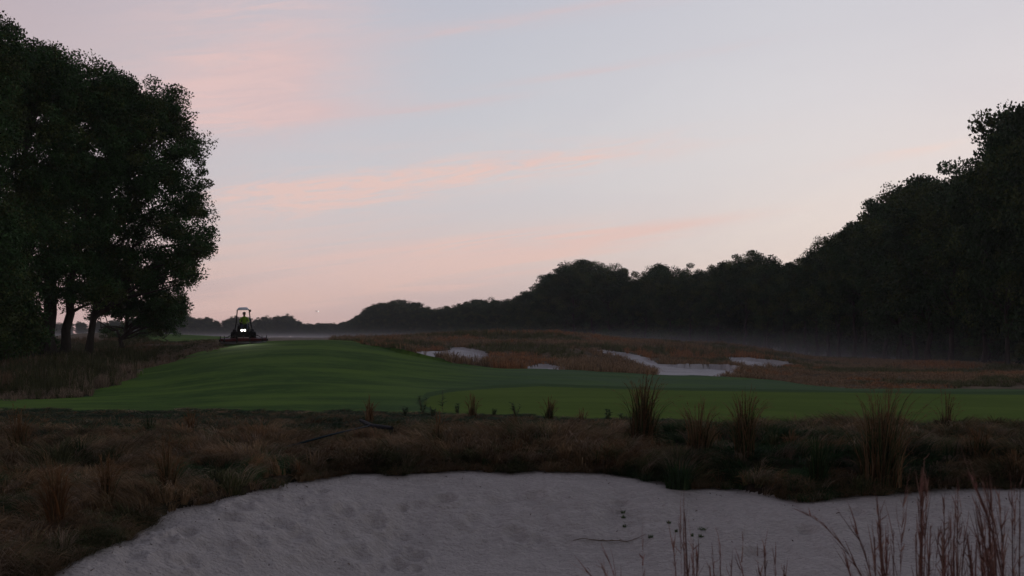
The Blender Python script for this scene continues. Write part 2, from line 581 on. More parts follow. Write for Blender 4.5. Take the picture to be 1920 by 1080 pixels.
# dew lies on the low turf behind the green: a paler, greyer leaf surface
_t = M['fairway'].node_tree
_b = _t.nodes['Principled BSDF']
_src = _b.inputs['Base Color'].links[0].from_socket
_g = N(_t, 'ShaderNodeNewGeometry')
_s = N(_t, 'ShaderNodeSeparateXYZ')
_t.links.new(_g.outputs['Position'], _s.inputs[0])
_n = N(_t, 'ShaderNodeTexNoise')
_n.inputs['Scale'].default_value = 0.25
_n.inputs['Detail'].default_value = 5
_t.links.new(_g.outputs['Position'], _n.inputs['Vector'])
_f = mathn(_t, 'MULTIPLY', mapr(_t, _s.outputs[0], -6, 3), mapr(_t, _n.outputs['Fac'], 0.25, 0.6, 0.3, 0.8))
_t.links.new(mixc(_t, _f, _src, (.078, .125, .070, 1)), _b.inputs['Base Color'])


def attr_mat(name, rough=0.7, scale=3.0, var=0.3, trans=0.0):
    m, t, b = new_mat(name)
    a = N(t, 'ShaderNodeAttribute')
    a.attribute_name = 'tint'
    g = N(t, 'ShaderNodeNewGeometry')
    n = N(t, 'ShaderNodeTexNoise')
    n.inputs['Scale'].default_value = scale
    n.inputs['Detail'].default_value = 3
    t.links.new(g.outputs['Position'], n.inputs['Vector'])
    lo = (1 - var, 1 - var, 1 - var, 1)
    hi = (1 + var, 1 + var, 1 + var, 1)
    f = mixc(t, n.outputs['Fac'], lo, hi)
    mx = N(t, 'ShaderNodeMix', data_type='RGBA', blend_type='MULTIPLY')
    mx.inputs[0].default_value = 1
    t.links.new(a.outputs['Color'], mx.inputs[6])
    t.links.new(f, mx.inputs[7])
    t.links.new(mx.outputs[2], b.inputs['Base Color'])
    b.inputs['Roughness'].default_value = rough
    b.inputs['Specular IOR Level'].default_value = 0.06
    if trans:
        tr = N(t, 'ShaderNodeBsdfTranslucent')
        t.links.new(mx.outputs[2], tr.inputs['Color'])
        ms = N(t, 'ShaderNodeMixShader')
        ms.inputs[0].default_value = trans
        t.links.new(b.outputs[0], ms.inputs[1])
        t.links.new(tr.outputs[0], ms.inputs[2])
        t.links.new(ms.outputs[0], t.nodes['Material Output'].inputs[0])
    return m


M['leaf'] = attr_mat('oak_leaves', 0.6, 0.8, 0.25)
M['blade'] = attr_mat('grass_blades', 0.8, 2.0, 0.25, 0.2)
M['bark'] = ground_mat('oak_bark', [(.05, .04, .034), (.075, .065, .055)], [4.0], bump=0.03, bscale=12, stretch=(1, 1, 0.2))
M['stalk'] = simple('dry_stalk', (.14, .10, .06), 0.8)

# ------------------------------------------------------------------ mesh helpers


def mesh_arrays(name, V, Q, mat, parent=None, tint=None, smooth=False, link=True):
    """V (n,3), Q (m,4) quads"""
    me = bpy.data.meshes.new(name)
    V = np.ascontiguousarray(V, dtype=np.float32)
    Q = np.ascontiguousarray(Q, dtype=np.int32)
    me.vertices.add(len(V))
    me.vertices.foreach_set('co', V.ravel())
    k = Q.shape[1]
    me.loops.add(len(Q) * k)
    me.loops.foreach_set('vertex_index', Q.ravel())
    me.polygons.add(len(Q))
    me.polygons.foreach_set('loop_start', np.arange(0, len(Q) * k, k, dtype=np.int32))
    me.update(calc_edges=True)
    if tint is not None:
        a = me.attributes.new('tint', 'FLOAT_COLOR', 'POINT')
        c = np.ones((len(V), 4), np.float32)
        c[:, :3] = tint
        a.data.foreach_set('color', c.ravel())
    if smooth:
        me.polygons.foreach_set('use_smooth', np.ones(len(Q), bool))
    if mat is not None:
        me.materials.append(mat)
    o = bpy.data.objects.new(name, me)
    if link:
        scene.collection.objects.link(o)
    if parent is not None:
        o.parent = parent
    return o


def tag(o, label=None, cat=None, group=None, kind=None):
    if label:
        o['label'] = label
    if cat:
        o['category'] = cat
    if group:
        o['group'] = group
    if kind:
        o['kind'] = kind
    return o


def empty(name, loc=(0, 0, 0), rot=(0, 0, 0)):
    o = bpy.data.objects.new(name, None)
    o.empty_display_size = 0.3
    o.location = loc
    o.rotation_euler = rot
    scene.collection.objects.link(o)
    return o


def tube_arrays(pts, rad, sides=7, cap=True):
    pts = [Vector(p) for p in pts]
    V = []
    Q = []
    up = Vector((0.13, 0.91, 0.2)).normalized()
    for i, p in enumerate(pts):
        d = (pts[min(i + 1, len(pts) - 1)] - pts[max(i - 1, 0)]).normalized()
        a = d.cross(up)
        if a.length < 1e-3:
            a = d.cross(Vector((1, 0, 0)))
        a.normalize()
        b = d.cross(a)
        for s in range(sides):
            t = 2 * math.pi * s / sides
            V.append(p + (a * math.cos(t) + b * math.sin(t)) * rad[i])
    for i in range(len(pts) - 1):
        for s in range(sides):
            s2 = (s + 1) % sides
            Q.append((i * sides + s, i * sides + s2, (i + 1) * sides + s2, (i + 1) * sides + s))
    if cap:
        for end, p in ((0, pts[0]), (len(pts) - 1, pts[-1])):
            c = len(V)
            V.append(p)
            for s in range(sides):
                s2 = (s + 1) % sides
                Q.append((end * sides + s, end * sides + s2, c, c))
    return V, Q


class MB:
    """collects shapes for one mesh"""

    def __init__(self):
        self.bm = bmesh.new()

    def box(self, c, s, rot=None, bev=0.0, taper=None):
        r = bmesh.ops.create_cube(self.bm, size=1.0)
        vs = r['verts']
        for v in vs:
            v.co.x *= s[0]
            v.co.y *= s[1]
            v.co.z *= s[2]
            if taper and v.co.z > 0:
                v.co.x *= taper[0]
                v.co.y *= taper[1]
        m = Matrix.Translation(c)
        if rot:
            from mathutils import Euler
            m = m @ Euler(rot).to_matrix().to_4x4()
        if bev:
            es_ = list({e for v in vs for e in v.link_edges})
            rb = bmesh.ops.bevel(self.bm, geom=es_, offset=bev, segments=2, affect='EDGES', profile=0.5)
            vs = list({v for f in rb['faces'] for v in f.verts} | {v for v in vs if v.is_valid})
        bmesh.ops.transform(self.bm, matrix=m, verts=vs)
        return self

    def tube(self, pts, r, sides=10):
        rad = r if isinstance(r, (list, tuple)) else [r] * len(pts)
        V, Q = tube_arrays(pts, rad, sides)
        bv = [self.bm.verts.new(v) for v in V]
        for q in Q:
            try:
                if q[2] == q[3]:
                    self.bm.faces.new([bv[q[0]], bv[q[1]], bv[q[2]]])
                else:
                    self.bm.faces.new([bv[i] for i in q])
            except ValueError:
                pass
        return self

    def torus(self, c, axis, R0, r0, n=24, k=8):
        q = Vector(axis).normalized().to_track_quat('Z', 'Y')
        bv = []
        for i in range(n):
            a = 2 * math.pi * i / n
            for j in range(k):
                b = 2 * math.pi * j / k
                p = Vector(((R0 + r0 * math.cos(b)) * math.cos(a), (R0 + r0 * math.cos(b)) * math.sin(a), r0 * math.sin(b)))
                bv.append(self.bm.verts.new(Vector(c) + q @ p))
        for i in range(n):
            for j in range(k):
                self.bm.faces.new((bv[i * k + j], bv[((i + 1) % n) * k + j], bv[((i + 1) % n) * k + (j + 1) % k], bv[i * k + (j + 1) % k]))
        return self

    def build(self, name, mat, parent=None, smooth=False):
        bmesh.ops.recalc_face_normals(self.bm, faces=self.bm.faces)
        me = bpy.data.meshes.new(name)
        self.bm.to_mesh(me)
        self.bm.free()
        if smooth:
            me.polygons.foreach_set('use_smooth', np.ones(len(me.polygons), bool))
        me.materials.append(mat)
        o = bpy.data.objects.new(name, me)
        scene.collection.objects.link(o)
        o.parent = parent
        return o


# ------------------------------------------------------------------ the ground sheet, split into its surfaces
def build_ground():
    rows = [-300, -150, -80, -40, -20, -10, -4, 0, 2, 3, 3.8, 4.6, 5.2, 5.8, 6.4, 7.0, 7.6, 8.1]
    y = 8.5
    while y < 17.2:
        rows.append(y)
        y += 0.036
    while y < 28:
        rows.append(y)
        y += 0.075
    while y < 56:
        rows.append(y)
        y += 0.17
    while y < 112:
        rows.append(y)
        y += 0.26
    while y < 1500:
        rows.append(y)
        y *= 1.022
    rows = np.array(rows)
    s = np.linspace(-1, 1, 1041)
    W = 3.0 + 0.60 * np.maximum(rows, 0) + np.where(rows < 8, 4, 0)
    X = rows[:, None] * 0 + s[None, :] * W[:, None]
    ext = np.array([2, 6, 14, 30, 60, 120, 250, 500, 900, 1500.0])
    Xr = W[:, None] + ext[None, :]
    X = np.hstack([-Xr[:, ::-1], X, Xr])
    Y = np.repeat(rows[:, None], X.shape[1], 1)
    z0 = base_h(X, Y)
    K = zones(X, Y, z0)
    Z = z0 + relief(X, Y, REL[K])
    # sunk far bunkers, slightly raised turf edge
    Z = Z - 0.15 * np.isin(K, (7, 8, 9, 10))
    # lip of matted turf above the near sand
    Z = np.where((Y < 3), 0.0, Z)
    nr, nc = X.shape
    V = np.stack([X, Y, Z], -1).reshape(-1, 3)
    idx = np.arange(nr * nc).reshape(nr, nc)
    Q = np.stack([idx[:-1, :-1], idx[:-1, 1:], idx[1:, 1:], idx[1:, :-1]], -1).reshape(-1, 4)
    KF = K[:-1, :-1].reshape(-1)
    spec = [('ground', (0,), 'rough'), ('dunes', (3,), 'dune'), ('fairway', (1,), 'fairway'), ('fairway', (6,), 'fairway'), ('putting_green', (5,), 'green'), ('collar', (11,), 'collar'),
            ('sand_bunker', (2,), 'sand'), ('sand_bunker', (7,), 'far_sand'), ('sand_bunker', (8,), 'far_sand'),
            ('sand_bunker', (9,), 'far_sand'), ('sand_bunker', (10,), 'far_sand')]
    labels = ['brown rough ground between the near bunker and the mown turf', 'brown rolling dune ground behind the fairway',
              'dark green mown fairway rising to the mower', 'green patch of fairway on the rise beyond the mower',
              'smooth yellow green putting surface behind the rough band',
              'darker collar of longer turf around the putting green',
              'large pale sand bunker filling the foreground', 'pale oval sand bunker left of centre in the dune grass',
              'long winding sand bunker right of centre below the dune', 'small pale sand bunker at the right end of the dunes',
              'thin sliver of sand bunker behind the green']
    for (nm, ks, mt), lb in zip(spec, labels):
        sel = np.isin(KF, ks)
        q = Q[sel]
        if not len(q):
            continue
        u, inv = np.unique(q.ravel(), return_inverse=True)
        o = mesh_arrays(nm, V[u], inv.reshape(-1, 4), M[mt], smooth=True)
        tag(o, lb, kind='structure')


build_ground()

# ------------------------------------------------------------------ blades of grass


def blades(root, tip, ctrl, width, tint, nseg=3, tips=0.12):
    """quadratic ribbons; returns V,Q,tint"""
    n = len(root)
    d = tip - root
    side = np.cross(d, np.array([0, 0, 1.0]))
    rv = rng.normal(size=(n, 3))
    rv[:, 2] *= 0.2
    side = side + rv * np.linalg.norm(side, axis=1, keepdims=True) + 1e-4
    side += rng.normal(size=(n, 3)) * 0.02
    side /= np.linalg.norm(side, axis=1, keepdims=True)
    ts = np.linspace(0, 1, nseg + 1)
    V = np.zeros((n, nseg + 1, 2, 3))
    for i, t in enumerate(ts):
        p = (1 - t) ** 2 * root + 2 * t * (1 - t) * ctrl + t * t * tip
        w = width * ((1 - t) ** 0.7 * (1 - tips) + tips) * 0.5
        V[:, i, 0] = p - side * w[:, None]
        V[:, i, 1] = p + side * w[:, None]
    V = V.reshape(-1, 3)
    b = (np.arange(n) * (nseg + 1) * 2)[:, None, None]
    s = (np.arange(nseg) * 2)[None, :, None]
    Q = (b + s + np.array([0, 1, 3, 2])[None, None, :]).reshape(-1, 4)
    T = np.repeat(tint, (nseg + 1) * 2, axis=0)
    return V, Q, T


def tuft_field(cx, cy, cz, rad, hgt, col, nb, width, lay=0.7, wobble=0.4, drift=None):
    """tussocks: arrays of centres -> blades drooping outwards"""
    m = len(cx)
    a = rng.uniform(0, 2 * np.pi, (m, nb))
    rr = rng.random((m, nb)) ** 0.7
    bx = cx[:, None] + np.cos(a) * rr * rad[:, None] * 0.35
    by = cy[:, None] + np.sin(a) * rr * rad[:, None] * 0.35
    L = hgt[:, None] * rng.uniform(0.6, 1.25, (m, nb))
    out = rad[:, None] * (0.35 + lay * rr) * rng.uniform(0.6, 1.5, (m, nb))
    a2 = a + rng.normal(0, wobble, (m, nb))
    tx = bx + np.cos(a2) * out
    ty = by + np.sin(a2) * out
    if drift is not None:
        tx = tx + drift[0][:, None] * L
        ty = ty + drift[1][:, None] * L
    fall = np.clip(out / (rad[:, None] * 1.6), 0, 1)
    tz = L * (1 - 0.85 * fall)
    root = np.stack([bx, by, np.repeat(cz[:, None], nb, 1) - 0.02], -1).reshape(-1, 3)
    tip = np.stack([tx, ty, cz[:, None] + tz], -1).reshape(-1, 3)
    ctrl = np.stack([bx + (tx - bx) * 0.3, by + (ty - by) * 0.3, cz[:, None] + L * 1.05], -1).reshape(-1, 3)
    w = width * rng.uniform(0.6, 1.3, m * nb)
    c = np.repeat(col, nb, axis=0) * rng.uniform(0.55, 1.45, (m * nb, 1))
    return blades(root, tip, ctrl, w, c)


TAN = np.array([.225, .150, .085])
RUST = np.array([.215, .122, .062])
STRAW = np.array([.27, .20, .14])
OLIVE = np.array([.085, .085, .04])
GRN = np.array([.04, .075, .03])
BLUEG = np.array([.055, .085, .05])


def rough_colour(X, Y):
    n = fbm(X, Y, 0.55, 4, 12.0)
    n2 = fbm(X, Y, 1.7, 3, 40.0)
    c = np.where((n > 0.16)[:, None], GRN, TAN)
    c = np.where((n2 > 0.30)[:, None], RUST, c)
    c = np.where(((n2 < -0.34) & (n < 0.2))[:, None], OLIVE, c)
    c = np.where((rng.random(len(X)) < 0.05)[:, None], STRAW, c)
    dk = sstep(0.10, 0.2, X / Y + 0.06 * n)
    c = np.where((rng.random(len(X)) < dk * 0.42)[:, None], np.where((n > 0)[:, None], GRN, OLIVE), c)
    mixr = rng.random(len(X))
    c = np.where((mixr < 0.10)[:, None], OLIVE * 1.3, c)
    c = np.where(((mixr > 0.90))[:, None], STRAW * 0.85, c)
    c = np.where(((mixr > 0.8) & (mixr < .86))[:, None], GRN, c)
    c = c * (1.0 + 1.1 * np.clip(fbm(X * 0.7, Y, 2.2, 3, 61.0), -0.45, 0.6))[:, None]
    # greener strip beside the mown edge
    g = sstep(17.0, 23.0, Y + 4.0 * n) * 0.7
    c = np.where((rng.random(len(X)) < g)[:, None], BLUEG, c)
    return c


def near_rough():
    out = []
    for (lo, hi, n, nb, h, w) in ((6.5, 13, 6000, 26, .22, .007), (12, 19, 12000, 26, .20, .008), (18, 27, 14200, 19, .16, .010)):
        Y = rng.uniform(lo, hi, n)
        X = rng.uniform(-0.6, 0.6, n) * Y * 1.0
        z0 = base_h(X, Y)
        k = zones(X, Y, z0)
        px = 960 + F * X / Y
        ok = (k == 0)
        X, Y = X[ok], Y[ok]
        z = ground(X, Y) + 0.03
        c = rough_colour(X, Y)
        hs = rng.uniform(.5, 1.35, len(X)) * h * (1 + 0.8 * np.clip(fbm(X, Y, 0.9, 2, 77.0), -0.5, 0.8))
        green = (c[:, 1] > c[:, 0])
        hs = np.where(green, hs * 0.8, hs)
        # short turf at the mown edge
        hs = hs * (1 - 0.72 * sstep(19.5, 24, Y))
        th = 9.0 * fbm(X, Y, 0.7, 2, 90.0)
        dr = (np.cos(th) * 1.1, np.sin(th) * 0.8)
        out.append(tuft_field(X, Y, z, rng.uniform(.10, .24, len(X)), hs, c, nb, w, drift=dr))
    return out


def join(parts):
    off = 0
    V, Q, T = [], [], []
    for v, q, t in parts:
        V.append(v)
        Q.append(q + off)
        T.append(t)
        off += len(v)
    return np.vstack(V), np.vstack(Q), np.vstack(T)


V, Q, T = join(near_rough())
o = mesh_arrays('rough_grass', V, Q, M['blade'], tint=T)
tag(o, 'matted brown and green rough grass on the bank around the near bunker', kind='stuff')

# turf lip fringe hanging over the sand
n = 6000
pxr = rng.uniform(-200, 2150, n)
Yr = sand_edge_Y(pxr) + rng.uniform(-0.12, 0.35, n)
Xr = (pxr - 960) / F * Yr
Yr = Yr + edge_wob(Xr, Yr)
zr = ground(Xr, Yr) + 0.03
cr = rough_colour(Xr, Yr) * 0.8
dens = fbm(Xr, Yr, 1.2, 3, 55.0) > -0.25
V, Q, T = tuft_field(Xr[dens], Yr[dens], zr[dens], rng.uniform(.08, .2, dens.sum()), rng.uniform(.04, .14, dens.sum()), cr[dens], 16, .006, lay=0.9)
o = mesh_arrays('fringe_grass', V, Q, M['blade'], tint=T)
tag(o, 'ragged dry grass fringe hanging over the lip of the near bunker', kind='stuff')

# dune grass: mid distance
def dune_grass():
    out = []
    # right and centre dunes
    n = 26000
    Y = rng.uniform(50, 118, n)
    px = rng.uniform(620, 1990, n)
    X = (px - 960) / F * Y
    k = zones(X, Y, base_h(X, Y))
    ok = (k == 3)
    X, Y, px = X[ok], Y[ok], px[ok]
    hmask = 0.5 + 0.9 * np.clip(fbm(X, Y, 0.12, 3, 21.0) + 0.25, 0, 1)
    h = rng.uniform(.22, .6, len(X)) * hmask * np.where(px > 1450, 0.7, 1.0)
    n1_ = fbm(X, Y, 0.10, 3, 66.0)
    c = np.where((n1_ > 0.12)[:, None], OLIVE * 1.5, np.array([.30, .20, .12]))
    c = np.where((fbm(X, Y, 0.22, 3, 5.0) > 0.22)[:, None], np.array([.36, .18, .09]), c)
    c = np.where((rng.random(len(X)) < 0.08)[:, None], STRAW * 0.8, c)
    out.append(tuft_field(X, Y, ground(X, Y), rng.uniform(.2, .5, len(X)), h, c, 11, .028))
    # left bank under the oaks
    n = 15000
    Y = rng.uniform(28, 95, n)
    px = rng.uniform(-60, 470, n)
    X = (px - 960) / F * Y
    k = zones(X, Y, base_h(X, Y))
    ok = ((k == 3) | (k == 0)) & (Y > 28.5)
    X, Y, px = X[ok], Y[ok], px[ok]
    edge = np.clip(fbm(X, Y, 0.15, 3, 31.0) + 0.35, 0, 1)
    h = rng.uniform(.25, .7, len(X)) * (0.4 + edge) * np.interp(px, [0, 250, 330, 460], [1.15, 1.0, 0.5, 0.25])
    h = h * np.interp(Y, [28, 31, 40, 50, 70, 95], [0.25, 0.5, 1.4, 1.5, 0.9, 0.7])
    c = np.where((fbm(X, Y, 0.2, 3, 15.0) > 0.05)[:, None], TAN * 0.8, OLIVE)
    py_ = HOR + F * (CAMZ - base_h(X, Y)) / Y
    nearf = inside(FAIR, px + 34, py_ + 3) & (rng.random(len(X)) < 0.8)
    h = np.where(nearf, h * 0.55, h)
    c = np.where((nearf | (Y < 34) | (rng.random(len(X)) < 0.08))[:, None], STRAW * 0.95, c)
    out.append(tuft_field(X, Y, ground(X, Y), rng.uniform(.12, .4, len(X)), h, c, 14, .018, lay=0.35))
    return out


dg = dune_grass()
V, Q, T = dg[0]
tag(mesh_arrays('dune_grass', V, Q, M['blade'], tint=T), 'rust and tan tall grass covering the dunes around the far bunkers', kind='stuff')
V, Q, T = dg[1]
tag(mesh_arrays('tall_grass', V, Q, M['blade'], tint=T), 'dark brown tall grass on the bank below the left oaks', kind='stuff')

# ------------------------------------------------------------------ trees


def leaf_cloud(centres, radii, per, size, cols):
    """leaf quads in puffs. centres (m,3) radii (m,)"""
    m = len(centres)
    n = m * per
    c = np.repeat(centres, per, 0)
    r = np.repeat(radii, per)
    d = rng.normal(size=(n, 3))
    d /= np.linalg.norm(d, axis=1, keepdims=True)
    u = rng.random(n) ** 0.36
    # each puff is broken into twig clusters
    tw = rng.normal(size=(n, 3)) * 0.05
    p = c + d * (r * u)[:, None] * np.array([1.0, 1.0, 0.72]) + tw * r[:, None]
    a = rng.normal(size=(n, 3))
    a /= np.linalg.norm(a, axis=1, keepdims=True)
    b = np.cross(a, rng.normal(size=(n, 3)))
    b /= np.linalg.norm(b, axis=1, keepdims=True)
    s = size * rng.uniform(0.55, 1.25, n)
    V = np.stack([p - a * s[:, None] * 0.5, p + b * s[:, None] * 0.34 + a * s[:, None] * 0.08, p + a * s[:, None] * 0.5, p - b * s[:, None] * 0.34 + a * s[:, None] * 0.08], 1).reshape(-1, 3)
    Q = np.arange(n * 4).reshape(n, 4)
    pc = np.repeat(cols, per, 0) * rng.uniform(0.7, 1.35, (n, 1))
    T = np.repeat(pc, 4, 0)
    return V, Q, T


LEAF = np.array([.050, .098, .034])
FLEAF = np.array([.036, .066, .026])
LEAF2 = np.array([.072, .095, .030])


def limb(p0, p1, r0, r1, wig, k=5):
    pts = []
    rad = []
    p0 = np.array(p0, float)
    p1 = np.array(p1, float)
    mid = (p0 + p1) / 2 + np.array([0, 0, np.linalg.norm(p1 - p0) * 0.12])
    for i in range(k + 1):
        t = i / k
        p = (1 - t) ** 2 * p0 + 2 * t * (1 - t) * mid + t * t * p1
        if 0 < i < k:
            p = p + rng.normal(size=3) * wig
        pts.append(tuple(p))
        rad.append(r0 * (1 - t) + r1 * t)
    return pts, rad


def make_tree(name, ells, trunks, n_puffs, per, leaf, puff=(0.7, 1.4), shell=0.5, limbs=26, colour=LEAF, low_cut=None):
    """ells: crown ellipsoids (cx,cy,cz,rx,ry,rz,weight); trunks: [(base xyz, top xyz, r0, r1)]"""
    root = empty(name)
    ws = np.array([e[6] for e in ells], float)
    ws /= ws.sum()
    C = []
    for e, w in zip(ells, ws):
        k = max(1, int(round(n_puffs * w)))
        d = rng.normal(size=(k, 3))
        d /= np.linalg.norm(d, axis=1, keepdims=True)
        rr = shell + (1 - shell) * rng.random(k) ** 0.6
        # lumpy outline
        lump = 0.90 + 0.16 * np.sin(d[:, 0] * 5.1 + e[0]) * np.cos(d[:, 2] * 4.3 + e[2]) + 0.07 * rng.normal(size=k)
        C.append(np.array(e[:3]) + d * (rr * lump)[:, None] * np.array(e[3:6]))
    C = np.vstack(C)
    if low_cut is not None:
        C = C[C[:, 2] > low_cut]
    rad = rng.uniform(puff[0], puff[1], len(C))
    cols = np.where((rng.random(len(C)) < 0.3)[:, None], LEAF2, colour) * rng.uniform(0.7, 1.3, (len(C), 1))
    V, Q, T = leaf_cloud(C, rad, per, leaf, cols)
    crown = mesh_arrays('crown', V, Q, M['leaf'], parent=root, tint=T)
    # trunks and limbs in one mesh
    TV, TQ = [], []

    def addt(pts, rd, sides):
        v, q = tube_arrays(pts, rd, sides)
        off = len(TV)
        TV.extend([tuple(x) for x in v])
        TQ.extend([(a + off, b + off, c + off, d + off) for a, b, c, d in q])
    tp = []
    for b, t, r0, r1 in trunks:
        b = np.array(b, float)
        t = np.array(t, float)
        pts, rd = [], []
        kk = 9
        for i in range(kk + 1):
            u = i / kk
            p = b * (1 - u) + t * u + (rng.normal(size=3) * np.array([.10, .10, 0]) if 0 < i < kk else 0)
            pts.append(tuple(p))
            rd.append((r0 * (1 - u) + r1 * u) * (1.45 if i == 0 else 1.0))
        pts.insert(0, (pts[0][0], pts[0][1], pts[0][2] - 0.4))
        rd.insert(0, rd[0] * 1.2)
        addt(pts, rd, 10)
        tp.append((np.array(pts), rd))
    order = rng.permutation(len(C))[:limbs]
    for j in order:
        c = C[j]
        best = None
        for pts, rd in tp:
            # join lower down the trunk than the puff
            zt = pts[:, 2]
            want = c[2] - 0.45 * math.hypot(c[0] - pts[-1][0], c[1] - pts[-1][1]) - 0.5
            i = int(np.argmin(np.abs(zt - max(want, zt[1] + (zt[-1] - zt[1]) * 0.18))))
            dd = np.linalg.norm(pts[i] - c)
            if best is None or dd < best[0]:
                best = (dd, pts[i], rd[i])
        pts, rd = limb(best[1], c, min(best[2] * 0.5, 0.04 + 0.022 * best[0]), 0.02, 0.12)
        addt(pts, rd, 5)
    tr = mesh_arrays('trunk', np.array(TV), np.array(TQ), M['bark'], parent=root, smooth=True)
    return root


ORD = ['', 'first', 'second', 'third', 'fourth', 'fifth', 'sixth', 'seventh', 'eighth', 'ninth', 'tenth', 'eleventh', 'twelfth', 'thirteenth',
       'fourteenth', 'fifteenth', 'sixteenth', 'seventeenth', 'eighteenth', 'nineteenth', 'twentieth']
TENS = {20: 'twenty', 30: 'thirty', 40: 'forty', 50: 'fifty', 60: 'sixty', 70: 'seventy', 80: 'eighty', 90: 'ninety'}


def ordinal(n):
    if n <= 20:
        return ORD[n]
    t, u = n // 10 * 10, n % 10
    return TENS[t][:-1] + 'ieth' if u == 0 else TENS[t] + '-' + ORD[u]


# --- the stand of oaks on the left, 60 to 70 m away.  Crown shapes in metres from photo columns/rows at distance D
def at(px, py, D):
    return ((px - 960) / F * D, D, CAMZ - (py - HOR) / F * D)


def el_(px, py, rx, ry, D, w, dy=0.0, depth=None):
    c = at(px, py, D)
    s = D / F
    return (c[0], c[1] + dy, c[2], rx * s, (depth or min(rx * s, 4.5)), ry * s, w)


def base_pt(px, D):
    x = (px - 960) / F * D
    return (x, D, gz(x, D))


rng = np.random.default_rng(101)
oaks = []
D = 66
t = make_tree('oak_tree', [el_(290, 280, 78, 128, D, 4, depth=4.5), el_(352, 432, 62, 66, D, 1.7, depth=2.6), el_(225, 215, 72, 78, D, 1.8), el_(215, 400, 75, 125, D, 2.4),
                           el_(335, 500, 42, 42, D, .9, depth=2), el_(350, 330, 40, 90, D, .9, depth=3), el_(250, 500, 70, 50, D, 1.2), el_(250, 330, 60, 130, D, 2.0), el_(310, 210, 52, 55, D, .8)],
              [(base_pt(165, D), at(205, 330, D), .21, .12)], 640, 225, 0.14, puff=(.38, .9), limbs=60)
oaks.append((t, 'broad oak whose crown reaches farthest right in the left stand, single slim trunk'))
D = 63
t = make_tree('oak_tree', [el_(160, 240, 90, 145, D, 3), el_(130, 400, 95, 120, D, 3), el_(205, 205, 60, 78, D, 1.6), el_(140, 530, 80, 60, D, 1.3)],
              [(base_pt(95, D), at(110, 250, D), .42, .15), (np.add(base_pt(108, D), (0.1, 0.2, 0)), at(158, 400, D), .30, .12)], 580, 225, 0.145, puff=(.42, .95), limbs=45, low_cut=3.6)
oaks.append((t, 'tall oak with a thick forked double trunk seen against the pink sky'))
D = 60
t = make_tree('oak_tree', [el_(70, 260, 88, 165, D, 4), el_(30, 150, 60, 75, D, 1.5), el_(95, 140, 55, 60, D, 1.3), el_(60, 440, 85, 120, D, 2)],
              [(base_pt(48, D), at(50, 250, D), .34, .14)], 480, 200, 0.15, puff=(.42, 1.0), limbs=30)
oaks.append((t, 'dense dark oak left of the forked trunk, its top near the upper left'))
D = 54
t = make_tree('oak_tree', [el_(-50, 210, 92, 190, D, 4), el_(-2, 120, 46, 90, D, 1.2), el_(-30, 430, 75, 160, D, 3), el_(-20, 570, 60, 90, D, 1)],
              [(base_pt(-20, D), at(-40, 250, D), .34, .14)], 440, 190, 0.15, puff=(.45, 1.0), limbs=20)
oaks.append((t, 'nearest dark oak cut by the left edge of the photo, highest crown'))
D = 71
t = make_tree('oak_tree', [el_(262, 555, 88, 62, D, 3.8, depth=3), el_(300, 585, 50, 42, D, 1.2), el_(205, 500, 60, 60, D, 1.2), el_(305, 590, 40, 30, D, .8), el_(180, 565, 40, 45, D, .5)],
              [(base_pt(232, D), at(240, 560, D), .16, .07)], 340, 170, 0.13, puff=(.3, .65), limbs=40)
oaks.append((t, 'low spreading tree under the oaks with pink sky showing between its branches'))
D = 58
t = make_tree('oak_tree', [el_(10, 560, 60, 100, D, 2), el_(-40, 590, 60, 80, D, 1), el_(45, 625, 34, 40, D, .6)],
              [(base_pt(15, D), at(20, 540, D), .15, .06)], 120, 260, 0.17, puff=(.5, 1.0), limbs=30)
oaks.append((t, 'bushy young tree filling the lower left edge beneath the tall oaks'))
for o_, lb in oaks:
    tag(o_, lb, 'tree', 'oaks standing together on the left')

# low shrubs behind the left stand, before the second rise
SH = []


def make_shrub(h=2.4, w=2.2, seedcol=LEAF):
    return make_tree('shrub', [(0, 0, h * .5, w * .5, w * .5, h * .45, 1), (w * .3, 0, h * .35, w * .35, w * .35, h * .3, .5)],
                     [((0, 0, 0), (0.1, 0, h * .6), .06, .03)], 26, 110, 0.17, puff=(.25, .55), limbs=12, colour=seedcol)


def copy_tree(o):
    c = o.copy()
    scene.collection.objects.link(c)
    for ch in o.children:
        d = ch.copy()
        scene.collection.objects.link(d)
        d.parent = c
        for g in ch.children:
            e = g.copy()
            scene.collection.objects.link(e)
            e.parent = d
    return c


rng = np.random.default_rng(202)
